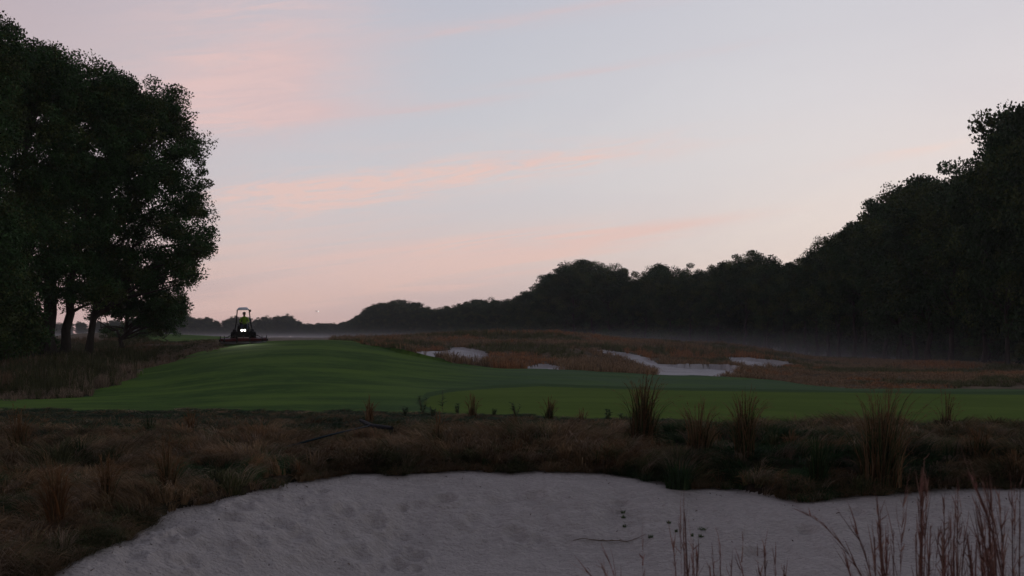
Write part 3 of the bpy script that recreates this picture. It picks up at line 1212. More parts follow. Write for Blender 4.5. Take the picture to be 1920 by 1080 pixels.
# variants of forest trees, built at the origin, reference height 18 m
variants = []
for i in range(7):
    hh = 18.0
    lowc = [2.5, 4.0, 1.5, 5.0, 2.0, 4.2, 3.0][i]
    w = [4.6, 4.0, 5.0, 3.8, 4.4, 5.2, 4.2][i]
    cz = (hh + lowc) / 2
    ells = [(0, 0, cz, w, w, (hh - lowc) / 2, 3), (rng.uniform(-1.5, 1.5), rng.uniform(-1.5, 1.5), hh - 4.2, w * .75, w * .75, 4.0, 1.6),
            (rng.uniform(-2.5, 2.5), rng.uniform(-1, 1), cz - 1, w * .9, w * .9, 4.2, 1.2)]
    ba = rng.uniform(-0.7, 0.7)
    variants.append((make_tree('forest_tree', ells, [((0, 0, 0), (ba, 0, hh * .72), .26, .08)], 100, 190, 0.27, puff=(.75, 1.6), shell=0.45, limbs=34, colour=FLEAF), hh))
bushy = []
for i in range(5):
    hh = 18.0
    w = [4.8, 4.2, 5.2, 4.5, 5.4][i]
    ells = [(0, 0, 10.5, w, w, 7.3, 3), (rng.uniform(-1.5, 1.5), 0, 13.5, w * .8, w * .8, 4.2, 1.4), (0, 0, 4.0, w * 1.05, w * 1.05, 4.0, 2.2), (rng.uniform(-2, 2), 0, 8, w, w, 4, 1)]
    bushy.append((make_tree('forest_tree', ells, [((0, 0, 0), (.3, 0, 13), .24, .08)], 170, 190, 0.30, puff=(.8, 1.6), shell=0.4, limbs=12, colour=FLEAF), hh))
sparse = []
for i in range(2):
    ells = [(0, 0, 13.0, 4.6, 4.6, 4.6, 3), (2.0, 0, 10.5, 3.4, 3.4, 3.2, 1), (-2.2, .5, 9.5, 3.2, 3.2, 3.4, 1)]
    sparse.append((make_tree('forest_tree', ells, [((0, 0, 0), (.4, 0, 13), .28, .08)], 62, 170, 0.24, puff=(.6, 1.2), shell=0.6, limbs=50, colour=FLEAF), 18.0))

TOP = np.array([(-300, 590), (0, 588), (100, 600), (200, 600), (300, 590), (335, 574), (350, 592), (390, 594), (420, 600), (445, 588), (480, 596), (515, 588), (545, 590), (570, 606),
                (600, 604), (640, 603), (655, 600), (680, 588), (700, 568), (740, 557), (790, 567), (830, 574), (880, 560), (920, 556), (940, 562), (980, 545),
                (1030, 518), (1060, 488), (1110, 483), (1160, 492), (1185, 512), (1210, 500), (1250, 487), (1300, 491), (1335, 500), (1360, 482), (1400, 464),
                (1440, 470), (1470, 480), (1500, 464), (1550, 440), (1580, 415), (1620, 395), (1660, 372), (1690, 335), (1720, 314), (1760, 315), (1800, 308),
                (1840, 262), (1880, 222), (1905, 202), (1925, 180), (1965, 140), (2050, 80), (2300, 60)], float)
EDGE = np.array([(2250, 66), (2050, 75), (1920, 86), (1810, 100), (1700, 118), (1600, 141), (1500, 168), (1400, 192), (1280, 214), (1170, 236), (1050, 258),
                 (960, 300), (880, 350), (800, 400), (720, 455), (680, 520), (640, 640), (540, 700), (400, 650), (300, 600), (150, 620), (0, 640), (-250, 640)], float)

proto_used = {}


def put_tree(px, D, topfac, pool, rowname, sx=1.0):
    x = (px - 960) / F * D
    g = gz(x, D) if D < 1500 else 0
    ytop = np.interp(px, TOP[:, 0], TOP[:, 1])
    H = (HOR - ytop) / F * D + CAMZ - g
    H = max(5.0, H * topfac)
    src, hh = random.choice(pool)
    if src.name not in proto_used:
        proto_used[src.name] = True
        o = src
    else:
        o = copy_tree(src)
    sc = H / hh / (0.985 if px > 1880 else (1.03 if D < 125 else 0.99))
    o.location = (x, D, g - 0.1)
    wd = sc * sx * random.uniform(0.9, 1.15)
    o.scale = (wd, wd, sc)
    o.rotation_euler = (0, 0, random.uniform(0, 2 * math.pi))
    return o, px, H, rowname


placed = []
# arc-length walk along the edge of the woods
pts = np.array([((p - 960) / F * d, d) for p, d in EDGE])


def walk(a, b, step):
    out = []
    seg = pts[a:b]
    L = np.concatenate([[0], np.cumsum(np.linalg.norm(np.diff(seg, axis=0), axis=1))])
    s = 0.0
    while s < L[-1]:
        x = np.interp(s, L, seg[:, 0])
        y = np.interp(s, L, seg[:, 1])
        out.append((x, y))
        s += step * random.uniform(0.85, 1.15)
    return out


def rows_for(a, b, step, offs, name, pools, fac):
    for k, (off, f0) in enumerate(zip(offs, fac)):
        pool = pools[k]
        for (x, y) in walk(a, b, step * (1 + 0.15 * k)):
            # push away from the open ground
            dx, dy = off
            D_ = y + dy + random.uniform(-1, 1)
            x_ = x + dx + random.uniform(-1, 1)
            px = 960 + F * x_ / D_
            if px < -120 or px > 2120:
                continue
            placed.append(put_tree(px, D_, f0 * (random.uniform(0.90, 1.03) if px < 1700 else random.uniform(0.97, 1.04)), pool, name[k], 1.3 if a > 9 else (0.72 if px > 1800 else 1.0)))


rows_for(0, 11, 6.6, [(0, 0), (6, 5), (14, 10)], ['right-hand woods, front row', 'right-hand woods, second row', 'right-hand woods, rear row'],
         [variants, bushy, bushy], (0.93, 0.97, 1.0))
rows_for(10, 16, 8.5, [(0, 0), (5, 12), (9, 26)], ['woods behind the dunes, front row', 'woods behind the dunes, rear row', 'woods behind the dunes, hindmost row'], [bushy, bushy, bushy], (0.95, 1.0, 0.85))
rows_for(15, 23, 8.0, [(0, 0), (4, 20), (2, 40)], ['far left tree line, front row', 'far left tree line, rear row', 'far left tree line, hindmost row'], [bushy, bushy, bushy], (0.97, 1.0, 0.85))
# thin-crowned trees that let the sky through
for px, D_ in ((1110, 262), (1075, 266), (1415, 204), (1235, 240), (1140, 250), (1370, 205), (1560, 160), (1700, 126)):
    placed.append(put_tree(px, D_, 0.99, sparse, 'thin crowned group'))

groups = {}
for o_, px, H, rn in placed:
    groups.setdefault(rn, []).append((px, H, o_))
for rn, lst in groups.items():
    lst.sort(key=lambda a: -a[0])
    hs = [a[1] for a in lst]
    q1, q2 = np.percentile(hs, 33), np.percentile(hs, 66)
    for i, (px, H, o_) in enumerate(lst):
        size = 'shorter' if H < q1 else ('taller' if H > q2 else 'middling')
        if rn == 'thin crowned group':
            lb = 'thin crowned dark tree with sky showing through, %s of these from the right edge' % ordinal(i + 1)
            grp = 'thin crowned trees in the right-hand woods'
        else:
            lb = '%s dark tree, %s from the right in the %s' % (size, ordinal(i + 1), rn)
            grp = 'trees of the ' + rn
        tag(o_, lb, 'tree', grp)
for src, _ in variants + sparse + bushy:
    if src.name not in proto_used:
        for ch in list(src.children):
            bpy.data.objects.remove(ch)
        bpy.data.objects.remove(src)

# undergrowth at the foot of the woods
shp = [make_shrub(3.2, 4.0), make_shrub(2.2, 3.4), make_shrub(4.2, 3.6)]
shl = []
used = set()
for (x, y) in walk(1, 11, 5.0):
    for kx in (3, 9):
        s_ = random.choice(shp)
        if s_.name in used:
            s_ = copy_tree(s_)
        else:
            used.add(s_.name)
        xx, yy = x + kx + random.uniform(-1, 1), y + kx * .4 + random.uniform(-1, 1)
        s_.location = (xx, yy, gz(xx, yy) - 0.1)
        k = random.uniform(0.7, 1.3)
        s_.scale = (k, k, k * random.uniform(.8, 1.2))
        s_.rotation_euler = (0, 0, random.uniform(0, 6))
        shl.append((960 + F * xx / yy, s_))
shl2 = []
for (x, y) in walk(8, 19, 8.5):
    s_ = copy_tree(random.choice(shp))
    xx, yy = x + random.uniform(-1, 1), y + random.uniform(0, 6)
    s_.location = (xx, yy, gz(xx, yy) - 0.1)
    k = random.uniform(1.3, 2.0)
    s_.scale = (k * 1.4, k, k)
    s_.rotation_euler = (0, 0, random.uniform(0, 6))
    shl2.append((960 + F * xx / yy, s_))
shl2.sort(key=lambda a: -a[0])
for i, (px, s_) in enumerate(shl2):
    tag(s_, 'dark bush at the misty foot of the far woods, %s from the right' % ordinal(i + 1), 'shrub', 'bushes at the foot of the far woods')
shl.sort(key=lambda a: -a[0])
for i, (px, s_) in enumerate(shl):
    tag(s_, 'dark low shrub at the foot of the right-hand woods, %s from the right edge' % ordinal(i + 1), 'shrub', 'shrubs under the right-hand woods')
for k, (px, D_, hs, lb) in enumerate([(268, 92, 1.0, 'dark shrub on the rise right of the slim trunk'), (215, 96, .9, 'rounded dark shrub seen between the left trunks'),
                                      (312, 88, .8, 'small shrub below the lowest right branches of the oaks'), (20, 62, 1.3, 'thick dark shrub at the foot of the leftmost oaks'),
                                      (62, 64, 1.1, 'dark shrub just left of the forked trunk')]):
    s_ = copy_tree(shp[k % 3])
    x = (px - 960) / F * D_
    s_.location = (x, D_, gz(x, D_) - .1)
    s_.scale = (hs, hs, hs * .8)
    tag(s_, lb, 'shrub', 'shrubs on the rise behind the left oaks')

# ------------------------------------------------------------------ single grass clumps


def clump(px, py, hpx, wpx, pal, n, label, name='grass_clump', group='tall grass clumps on the bunker bank', seed_heads=True, lean=0.0, lo=7.0, width=0.014):
    x, y = hit(px, py, lo)
    z = gz(x, y) + 0.02
    s = y / F
    H, Wd = hpx * s, wpx * s
    parts_ = []
    n = int(n * 1.5)
    a = rng.uniform(0, 2 * np.pi, n)
    r = rng.random(n) ** 0.6
    root = np.stack([np.cos(a) * r * Wd * .2, np.sin(a) * r * Wd * .12, np.full(n, -0.03)], -1)
    tall = rng.random(n) < .22
    L = H * np.where(tall, rng.uniform(.72, 1.1, n), rng.uniform(.22, .68, n))
    sp = Wd * (0.3 + 0.25 * rng.uniform(-1, 1, n) ** 3) * r * rng.uniform(.5, 1.7, n) * np.where(tall, 1.15, .8)
    tip = np.stack([np.cos(a) * sp + lean * L, np.sin(a) * sp, L * (1 - .25 * r)], -1)
    lz = np.where(rng.random(n) < .45, rng.uniform(.12, .42, n), .03) * L
    la = rng.uniform(0, 2 * np.pi, n)
    tip[:, 0] += np.cos(la) * lz
    tip[:, 1] += np.sin(la) * lz
    tip[:, 2] -= lz * .35
    ctrl = root * .4 + tip * .22
    ctrl[:, 2] = L * .66
    pal = np.array(pal)
    cc_ = pal[rng.integers(0, len(pal), n)] * rng.uniform(.35, 1.25, (n, 1))
    V1, Q1, T1 = blades(root, tip, ctrl, width * rng.uniform(.6, 1.4, n), cc_, 5)
    V2, Q2 = V1, Q1
    parts_.append((V1, Q1, T1))
    if seed_heads:
        # feathery seed spikes along the upper part of the tallest stems
        idx = np.where(L > H * .65)[0]
        P, Tt, Cc = [], [], []
        for i in idx:
            for k in range(14):
                t = rng.uniform(.55, 1.0)
                p = (1 - t) ** 2 * root[i] + 2 * t * (1 - t) * ctrl[i] + t * t * tip[i]
                dvec = tip[i] - ctrl[i]
                dvec = dvec / (np.linalg.norm(dvec) + 1e-6)
                q = p + dvec * rng.uniform(.03, .07) + rng.normal(size=3) * .013
                P.append(p)
                Tt.append(q)
                Cc.append(RUST * rng.uniform(.7, 1.3))
        if P:
            P, Tt = np.array(P), np.array(Tt)
            V2, Q2, T2 = blades(P, Tt, (P + Tt) / 2, np.full(len(P), .007), np.array(Cc), 1)
            parts_.append((V2, Q2, T2))
    V1, Q1, T1 = join(parts_)
    root_o = mesh_arrays(name, V1, Q1, M['blade'], tint=T1)
    root_o.location = (x, y, z)
    tag(root_o, label, 'grass clump', group)
    return root_o


BR = [RUST, TAN * .9, OLIVE, TAN]
DG = [RUST, GRN * .8, OLIVE * .8, TAN * .8, OLIVE]
GG = [GRN, BLUEG, OLIVE]
OB = [np.array([.27, .13, .06]), TAN, RUST]
for a in [
    (1205, 832, 132, 125, DG, 300, 'big spiky dark green clump in front of the putting green, right of centre', True, .03),
    (1030, 790, 46, 42, DG, 120, 'small dark spiky clump on the edge of the green at centre', True, 0),
    (885, 786, 44, 44, BR, 90, 'small brown clump on the edge of the green left of centre', True, 0),
    (693, 800, 52, 36, OB, 90, 'orange brown clump standing above the left rake head', True, 0),
    (1312, 856, 116, 120, BR, 190, 'loose brown clump between the two tall clumps right of centre', True, .05),
    (1396, 868, 136, 95, DG, 280, 'upright brown tipped clump against the green, left of the tallest one', True, 0),
    (1652, 912, 208, 200, DG, 420, 'tallest clump with rust red stems rising over the green on the right', True, .02),
    (1775, 812, 80, 80, BR, 60, 'thin wispy clump right of the tallest one, near the right rake handle', True, 0),
    (1532, 915, 112, 70, [GRN * .8, OLIVE * .8, GRN], 200, 'dark green clump hanging down the bank left of the tallest clump', False, 0),
    (105, 1004, 140, 78, OB, 260, 'orange brown upright clump at the lower left', True, 0),
    (200, 970, 112, 66, BR, 190, 'brown clump just right of the orange one at lower left', True, 0),
    (315, 936, 118, 76, BR, 190, 'brown clump above the left corner of the bunker', True, 0),
    (35, 866, 100, 95, BR, 190, 'wide brown clump against the left edge of the photo', True, 0),
    (357, 812, 44, 34, OB, 70, 'small orange clump below the left part of the fairway', True, 0),
    (278, 822, 52, 40, GG, 90, 'small green clump on the left rough band', False, 0),
    (425, 852, 40, 66, [GRN * .7, GRN], 150, 'round dark green tussock left of the rake handle tip', False, 0),
    (820, 850, 76, 40, BR, 70, 'thin brown clump between the rake head and centre', True, 0),
    (965, 822, 44, 30, BR, 50, 'thin short clump on the bank at centre', True, 0),
    (400, 912, 50, 80, [GRN * .8, OLIVE, BLUEG * .8], 150, 'low dark green tussock above the left sand edge', False, 0),
    (1272, 918, 70, 120, [GRN * 1.2, BLUEG, GRN], 260, 'lush green arching tussock drooping onto the sand right of centre', False, 0),
    (1835, 868, 64, 110, DG, 160, 'dark bushy clump under the right rake handle', True, 0),
    (912, 880, 24, 50, [GRN * .7, GRN], 110, 'small dark green tussock on the lip of the bunker at centre', False, 0),
    (150, 870, 50, 60, GG, 100, 'green tussock behind the orange clump at lower left', False, 0),
    (1485, 850, 40, 60, BR, 70, 'low brown clump between the upright and the tallest clumps', True, 0),
    (1900, 900, 60, 90, BR, 110, 'brown clump on the bank at the right edge of the photo', True, 0),
    (560, 900, 36, 60, OB, 100, 'low rusty clump on the sand edge below the rake handle', False, 0),
    (1092, 800, 30, 36, BR, 50, 'little brown clump left of the big spiky dark green clump', True, 0),
]:
    clump(a[0], a[1], a[2], a[3], a[4], a[5], a[6], seed_heads=a[7], lean=a[8])


# --- foreground bluestem, rooted on the near bank below the frame
def stems(name_lbl, D, root_px, tips, leafy=6, pal=None, w=0.010):
    pal = np.array(pal if pal is not None else [[.24, .12, .10], [.16, .085, .07], [.29, .175, .14]])
    x0 = (root_px - 960) / F * D
    z0 = gz(x0, D)
    o = empty('bluestem_clump', (x0, D, z0))
    Rr, Tt, Cc, Ww, Tn = [], [], [], [], []
    P, Qq, Tc = [], [], []
    for (tx, ty, bend) in tips:
        for rep in range(1):
            jit = rng.normal(size=3) * .02
            root = np.array([rng.uniform(-.05, .05), rng.uniform(-.06, .06), -.03])
            dd = rng.uniform(-.12, .12)
            tip = np.array([(tx - 960) / F * (D + dd) - x0, dd, CAMZ - (ty - HOR) / F * (D + dd) - z0])
            ctrl = np.array([root[0] + (tip[0] - root[0]) * (0.5 - bend), dd * .5, max(tip[2], .3) * (.62 + .55 * abs(bend))])
            Rr.append(root)
            Tt.append(tip)
            Cc.append(ctrl)
            Ww.append(w * rng.uniform(.8, 1.3))
            Tn.append(pal[rng.integers(len(pal))] * rng.uniform(.8, 1.2))
            for k in range(leafy):
                t = rng.uniform(.25, .97)
                p = (1 - t) ** 2 * root + 2 * t * (1 - t) * ctrl + t * t * tip
                tg = 2 * (1 - t) * (ctrl - root) + 2 * t * (tip - ctrl)
                tg /= np.linalg.norm(tg) + 1e-6
                ln = rng.uniform(.04, .16)
                q = p + tg * ln + rng.normal(size=3) * ln * .11
                P.append(p)
                Qq.append(q)
                Tc.append(pal[rng.integers(len(pal))] * rng.uniform(.8, 1.4))
    for root, tip, ctrl in zip(list(Rr), list(Tt), list(Cc)):
        for k in range(13):
            t = rng.uniform(.62, 1.0)
            p = (1 - t) ** 2 * root + 2 * t * (1 - t) * ctrl + t * t * tip
            tg = 2 * (1 - t) * (ctrl - root) + 2 * t * (tip - ctrl)
            tg /= np.linalg.norm(tg) + 1e-6
            ln = rng.uniform(.02, .055)
            P.append(p)
            Qq.append(p + tg * ln + rng.normal(size=3) * ln * .35)
            Tc.append(pal[rng.integers(len(pal))] * rng.uniform(.9, 1.7))
    Rr, Tt, Cc = map(np.array, (Rr, Tt, Cc))
    V1, Q1, T1 = blades(Rr, Tt, Cc, np.array(Ww), np.array(Tn), 12, .25)
    mesh_arrays('stem', V1, Q1, M['blade'], parent=o, tint=T1)
    P, Qq = np.array(P), np.array(Qq)
    V2, Q2, T2 = blades(P, Qq, (P + Qq) / 2 + rng.normal(size=P.shape) * .006, rng.uniform(.003, .0075, len(P)), np.array(Tc), 3)
    mesh_arrays('leaves', V2, Q2, M['blade'], parent=o, tint=T2)
    tag(o, name_lbl, 'grass clump', 'reddish grass stems rising from the near edge')
    return o


stems('slender red stems standing alone near the bottom centre of the sand', 4.6, 1290, [(1281, 935, 0), (1283, 960, .05), (1300, 1010, 0), (1262, 1015, 0), (1276, 975, 0), (1308, 1040, .0)], 22)
stems('short reddish stems crossing at the bottom, right of the slender ones', 4.7, 1355, [(1335, 1022, 0), (1350, 1018, 0), (1394, 1005, -.05), (1372, 1050, 0), (1330, 1060, 0)], 18)
stems('low tuft of red stems at the bottom between centre and right', 4.6, 1465, [(1432, 1022, 0), (1420, 1040, .05), (1452, 1045, 0), (1470, 1060, 0), (1390, 1070, .1)], 18)
stems('two arching red stems leaning left at the bottom centre', 4.5, 1200, [(1128, 1022, .3), (1098, 1070, .4), (1127, 1055, .2), (1205, 1030, 0), (1080, 1078, .4)], 9)
stems('long arching stem bending left over the sand on the right', 4.4, 1680, [(1508, 962, .42), (1600, 985, .2), (1585, 1050, .2)], 34)
_r = random.Random(12)
stems('dense red stems left of the tallest foreground stem', 4.3, 1668, [(_r.uniform(1635, 1700), _r.uniform(930, 1040), _r.uniform(-.15, .3)) for _ in range(9)] + [(1650, 950, 0)], 16)
stems('tallest dark foreground stem with leaves, right of centre', 4.2, 1728, [(1733, 858, 0), (1738, 900, 0), (1725, 905, 0), (1722, 950, 0), (1745, 985, -.05), (1716, 1000, 0), (1760, 1000, -.1), (1730, 880, 0)], 26)
stems('upright red stems just right of the tallest foreground stem', 4.3, 1785, [(_r.uniform(1765, 1810), _r.uniform(895, 1030), _r.uniform(-.05, .05)) for _ in range(12)], 16)
stems('stem bending left from the lower right corner with drooping tip', 4.1, 1905, [(1812, 882, .35), (1845, 915, .3), (1850, 960, .25), (1830, 1000, .2)], 30)
stems('thick tangle of red stems in the lower right corner', 4.0, 1890, [(_r.uniform(1830, 1960), _r.uniform(900, 1050), _r.uniform(-.2, .35)) for _ in range(13)], 16)
stems('crooked red stems between the tall stem and the corner tangle', 4.4, 1835, [(_r.uniform(1795, 1870), _r.uniform(960, 1050), _r.uniform(-.15, .15)) for _ in range(12)], 14)


# --- leafy weeds at the edge of the green
def weed(px, py, hpx, label, conical=False):
    x, y = hit(px, py, 12)
    z = gz(x, y)
    H = hpx * y / F
    o = empty('weed_plant', (x, y, z))
    sv, sq = [], []
    nst = 1 if conical else 5
    P, Qn = [], []
    tops = []
    for s in range(nst):
        top = np.array([rng.uniform(-.3, .3) * H * (0 if conical else 1), rng.uniform(-.2, .2) * H, H * rng.uniform(.7, 1)])
        tops.append(top)
        v, q = tube_arrays([(0, 0, -.02), tuple(top * .5), tuple(top)], [.006, .005, .002], 5)
        off = len(sv)
        sv += [tuple(k) for k in v]
        sq += [tuple(i + off for i in f) for f in q]
        for k in range(60 if conical else 34):
            t = rng.uniform(.1, 1)
            p = top * t
            a = rng.uniform(0, 6.28)
            ln = (H * .42 * (1.08 - t) if conical else H * .28)
            P.append(p)
            Qn.append(p + np.array([math.cos(a) * ln, math.sin(a) * ln, ln * .25]))
    mesh_arrays('stem', np.array(sv), np.array(sq), M['stalk'], parent=o)
    P, Qn = np.array(P), np.array(Qn)
    V2, Q2, T2 = blades(P, Qn, (P + Qn) / 2 + np.array([0, 0, .02]), rng.uniform(.010, .02, len(P)), np.array([.075, .12, .07]) * rng.uniform(.5, 1.2, (len(P), 1)), 3)
    mesh_arrays('leaves', V2, Q2, M['blade'], parent=o, tint=T2)
    tag(o, label, 'weed', 'leafy weeds along the edge of the green')


weed(830, 772, 44, 'little conical seedling standing up against the green', True)
weed(793, 778, 38, 'bushy blue green weed just left of the conical seedling')
weed(858, 780, 22, 'low leafy weed just right of the conical seedling')
weed(760, 782, 22, 'low leafy weed at the left end of the weeds by the green')
weed(812, 786, 26, 'leafy weed in front of the conical seedling')
weed(926, 784, 16, 'tiny weed right of the small brown clump by the green')
weed(967, 786, 30, 'thin upright weed between the brown and the dark spiky clump')
weed(1140, 790, 24, 'small leafy weed left of the big spiky dark green clump')
weed(1168, 800, 26, 'leafy weed touching the left side of the big spiky clump')
weed(1430, 800, 22, 'low leafy weed right of the upright brown tipped clump')

# --- small weeds and debris on the near sand
for k, (px, py, w, lb) in enumerate([(1168, 966, 12, 'upper of two tiny weeds one above the other on the sand'), (1169, 973, 13, 'lower of two tiny weeds one above the other on the sand'),
                                     (1171, 991, 14, 'tiny weed below the pair of weeds on the sand'), (1316, 996, 28, 'largest green weed on the sand, right of the slender red stems'),
                                     (1314, 1010, 16, 'small weed just below the largest green weed on the sand'), (1298, 1009, 8, 'tiny weed left of the small weed below the largest one'),
                                     (1254, 982, 14, 'pale tiny weed on the sand left of the slender red stems'), (1268, 1000, 10, 'tiny dark weed beside the slender red stems'),
                                     (1220, 1007, 17, 'flat dark weed at the tip of the fallen stalk')]):
    x, y = hit(px, py, 8)
    z = gz(x, y)
    n = 40
    a = rng.uniform(0, 6.28, n)
    W_ = w * y / F * .42
    root = np.zeros((n, 3))
    root[:, 0] = rng.uniform(-W_ * .6, W_ * .6, n)
    tip = root + np.stack([np.cos(a) * W_ * .6, np.sin(a) * W_ * .6, rng.uniform(.01, .05, n)], -1)
    V1, Q1, T1 = blades(root, tip, (root + tip) / 2 + np.array([0, 0, .02]), np.full(n, .008), np.array([.12, .17, .08]) * rng.uniform(.6, 1.3, (n, 1)), 2)
    o = mesh_arrays('sand_weed', V1, Q1, M['blade'], tint=T1)
    o.location = (x, y, z)
    tag(o, lb, 'weed', 'tiny weeds growing on the near sand')

x0, y0 = hit(1075, 1017, 8)
x1, y1 = hit(1210, 1006, 8)
sp_ = []
for i in range(9):
    t_ = i / 8
    xx, yy = x0 + (x1 - x0) * t_, y0 + (y1 - y0) * t_
    sp_.append((xx - x0, yy - y0, gz(xx, yy) - gz(x0, y0) + .012 + .008 * math.sin(i * 1.7)))
o = empty('fallen_stalk', (x0, y0, gz(x0, y0)))
mb = MB()
mb.tube(sp_, [.003, .004, .004, .005, .006, .005, .004, .003, .002], 6)
mb.build('stem', M['stalk'], o)
mb = MB()
for i in (3, 4, 5):
    p = Vector(sp_[i])
    mb.tube([p, p + Vector((.03, .01, .012)), p + Vector((.06, .012, .004))], [.004, .003, .001], 5)
mb.build('node', M['stalk'], o)
tag(o, 'thin dry stalk lying across the sand at the lower centre', 'stalk')

# specks of leaf litter and clods
n = 1500
Y = rng.uniform(9.5, 15.9, n)
px = rng.uniform(40, 1950, n)
X = (px - 960) / F * Y
k = zones(X, Y, base_h(X, Y))
e = sand_edge_Y(px) - Y
ok = (k == 2) & ((rng.random(n) < np.exp(-e * 1.5)) | (rng.random(n) < .07)) & (e > .05)
X, Y = X[ok], Y[ok]
z = ground(X, Y)
n = len(X)
a = rng.uniform(0, 6.28, n)
root = np.stack([X, Y, z + .006], -1)
ln = rng.uniform(.015, .05, n)
tip = root + np.stack([np.cos(a) * ln, np.sin(a) * ln * .6, rng.uniform(.0, .02, n)], -1)
V1, Q1, T1 = blades(root, tip, (root + tip) / 2 + np.array([0, 0, .01]), rng.uniform(.008, .022, n), np.array([.12, .09, .07]) * rng.uniform(.4, 1.6, (n, 1)), 2, .5)
tag(mesh_arrays('leaf_litter', V1, Q1, M['blade'], tint=T1), 'dark specks of leaf litter scattered on the near sand', kind='stuff')

# ------------------------------------------------------------------ bunker rakes
M['rake'] = simple('rake_plastic', (.012, .014, .02), 0.8)
M['rake_handle'] = simple('rake_handle_coat', (.018, .03, .036), 0.75)


def rake(p_tip, p_head, head_a, head_b, label):
    """handle from tip to head centre; head bar between two photo points"""
    def w(p):
        x, y = hit(p[0], p[1], 10)
        x, y = hit(p[0], p[1] + p[2] * F / y, 10)
        return Vector((x, y, gz(x, y) + p[2]))
    tip, hc, ha, hb = w(p_tip), w(p_head), w(head_a), w(head_b)
    o = empty('bunker_rake', hc)
    mb = MB()
    mb.tube([tip - hc, (tip - hc) * .5 + Vector((0, 0, .02)), Vector((0, 0, .01))], [.016, .016, .015], 10)
    mb.build('handle', M['rake_handle'], o, True)
    mb = MB()
    d = (tip - hc).normalized()
    mb.tube([tip - hc + d * .005, tip - hc - d * .16], [.02, .02], 10)
    mb.build('grip', M['rake'], o, True)
    mb = MB()
    mb.tube([ha - hc, (ha - hc) * .5, Vector((0, 0, 0)), (hb - hc) * .5, hb - hc], [.028, .034, .036, .034, .028], 8)
    hd_ = mb.build('rake_head', M['rake'], o)
    for i in range(15):
        t_ = i / 14
        p = (ha - hc).lerp(hb - hc, t_)
        mb = MB()
        mb.tube([p, p + Vector((.01, -.03, -.07))], [.008, .003], 5)
        mb.build('tine', M['rake'], hd_)
    tag(o, label, 'rake', 'bunker rakes lying on the bank')


rake((533, 836, .20), (697, 802, .27), (676, 789, .27), (735, 814, .27), 'dark bunker rake lying in the brown rough left of centre')
rake((1806, 812, .22), (2010, 790, .2), (1990, 776, .12), (2035, 792, .12), 'dark rake handle lying on the bank at the right edge')

# ------------------------------------------------------------------ mower with its driver
M['red'] = simple('red_paint', (.075, .012, .011), 0.35, noise=.25, scale=6)
M['dark'] = simple('black_steel', (.02, .02, .02), 0.45)
M['grey'] = simple('grey_steel', (.18, .18, .18), 0.4, .6)
M['tyre'] = simple('tyre_rubber', (.015, .015, .015), 0.85)
M['rim'] = simple('pale_rim', (.35, .34, .32), 0.5)
M['canopy'] = simple('white_canopy', (.80, .82, .88), 0.5, noise=.05)
M['seat'] = simple('black_vinyl', (.02, .02, .022), 0.6)
lampm = bpy.data.materials.new('lamp_glass')
lampm.use_nodes = True
lb_ = lampm.node_tree.nodes['Principled BSDF']
lb_.inputs['Emission Color'].default_value = (1.0, .97, .86, 1)
lb_.inputs['Emission Strength'].default_value = 6

MD = 67.0
mx_, my_ = (457 - 960) / F * MD, MD
mz_ = gz(mx_, my_)
slope = math.atan2(gz(mx_ + 1.5, my_) - gz(mx_ - 1.5, my_), 3.0)
fslope = math.atan2(gz(mx_, my_ + 1.2) - gz(mx_, my_ - 1.2), 2.4)
mow = empty('fairway_mower', (mx_, my_, mz_ + 0.03), (fslope * .4, -slope * .4, R(13)))
tag(mow, 'ride-on fairway mower with bright headlights and white canopy on the crest', 'mower')
mb = MB()
mb.box((0, .15, .52), (.62, 1.7, .2), bev=.03)
mb.box((0, -.55, .60), (.95, .45, .06), bev=.01)
mb.box((0, -.78, .52), (.9, .06, .28), bev=.02)
mb.box((-.42, .1, .62), (.24, .9, .2), bev=.03)
mb.box((.42, .1, .62), (.24, .9, .2), bev=.03)
mb.build('chassis', M['dark'], mow)
mb = MB()
mb.box((0, .95, .86), (.82, .95, .5), bev=.09, taper=(.86, .92))
hood = mb.build('hood', M['dark'], mow)
mb = MB()
for i in range(6):
    mb.box((0, 1.43, .72 + i * .05), (.5, .02, .022))
mb.build('grille', M['dark'], hood)
mb = MB()
mb.box((0, .25, .98), (.5, .5, .14), bev=.05)
mb.box((0, .50, 1.26), (.48, .13, .52), rot=(R(-10), 0, 0), bev=.05)
seat = mb.build('seat', M['seat'], mow)
mb = MB()
for s in (-1, 1):
    mb.box((s * .31, .3, 1.15), (.07, .4, .05), bev=.015)
    mb.tube([(s * .31, .4, .98), (s * .31, .4, 1.13)], .015, 6)
mb.build('armrest', M['seat'], seat)
mb = MB()
mb.tube([(0, -.72, .62), (0, -.5, .95), (0, -.36, 1.14)], [.05, .045, .03], 8)
mb.build('steering_column', M['dark'], mow)
mb = MB()
mb.torus((0, -.36, 1.15), (0, .55, 1), .19, .016)
mb.tube([(-.18, -.36, 1.15), (.18, -.36, 1.15)], .012, 6)
mb.tube([(0, -.36, 1.15), (0, -.53, 1.06)], .012, 6)
mb.build('steering_wheel', M['dark'], mow)
mb = MB()
mb.box((0, -.86, .74), (.72, .2, .34), bev=.05, taper=(.7, .8))
for s in (-1, 1):
    mb.box((s * .56, -.45, .72), (.34, .8, .05), rot=(0, s * .25, 0), bev=.02)
    mb.box((s * .52, -.05, .72), (.3, .5, .3), bev=.05, taper=(.7, .8))
mb.build('front_cowl', M['dark'], mow)
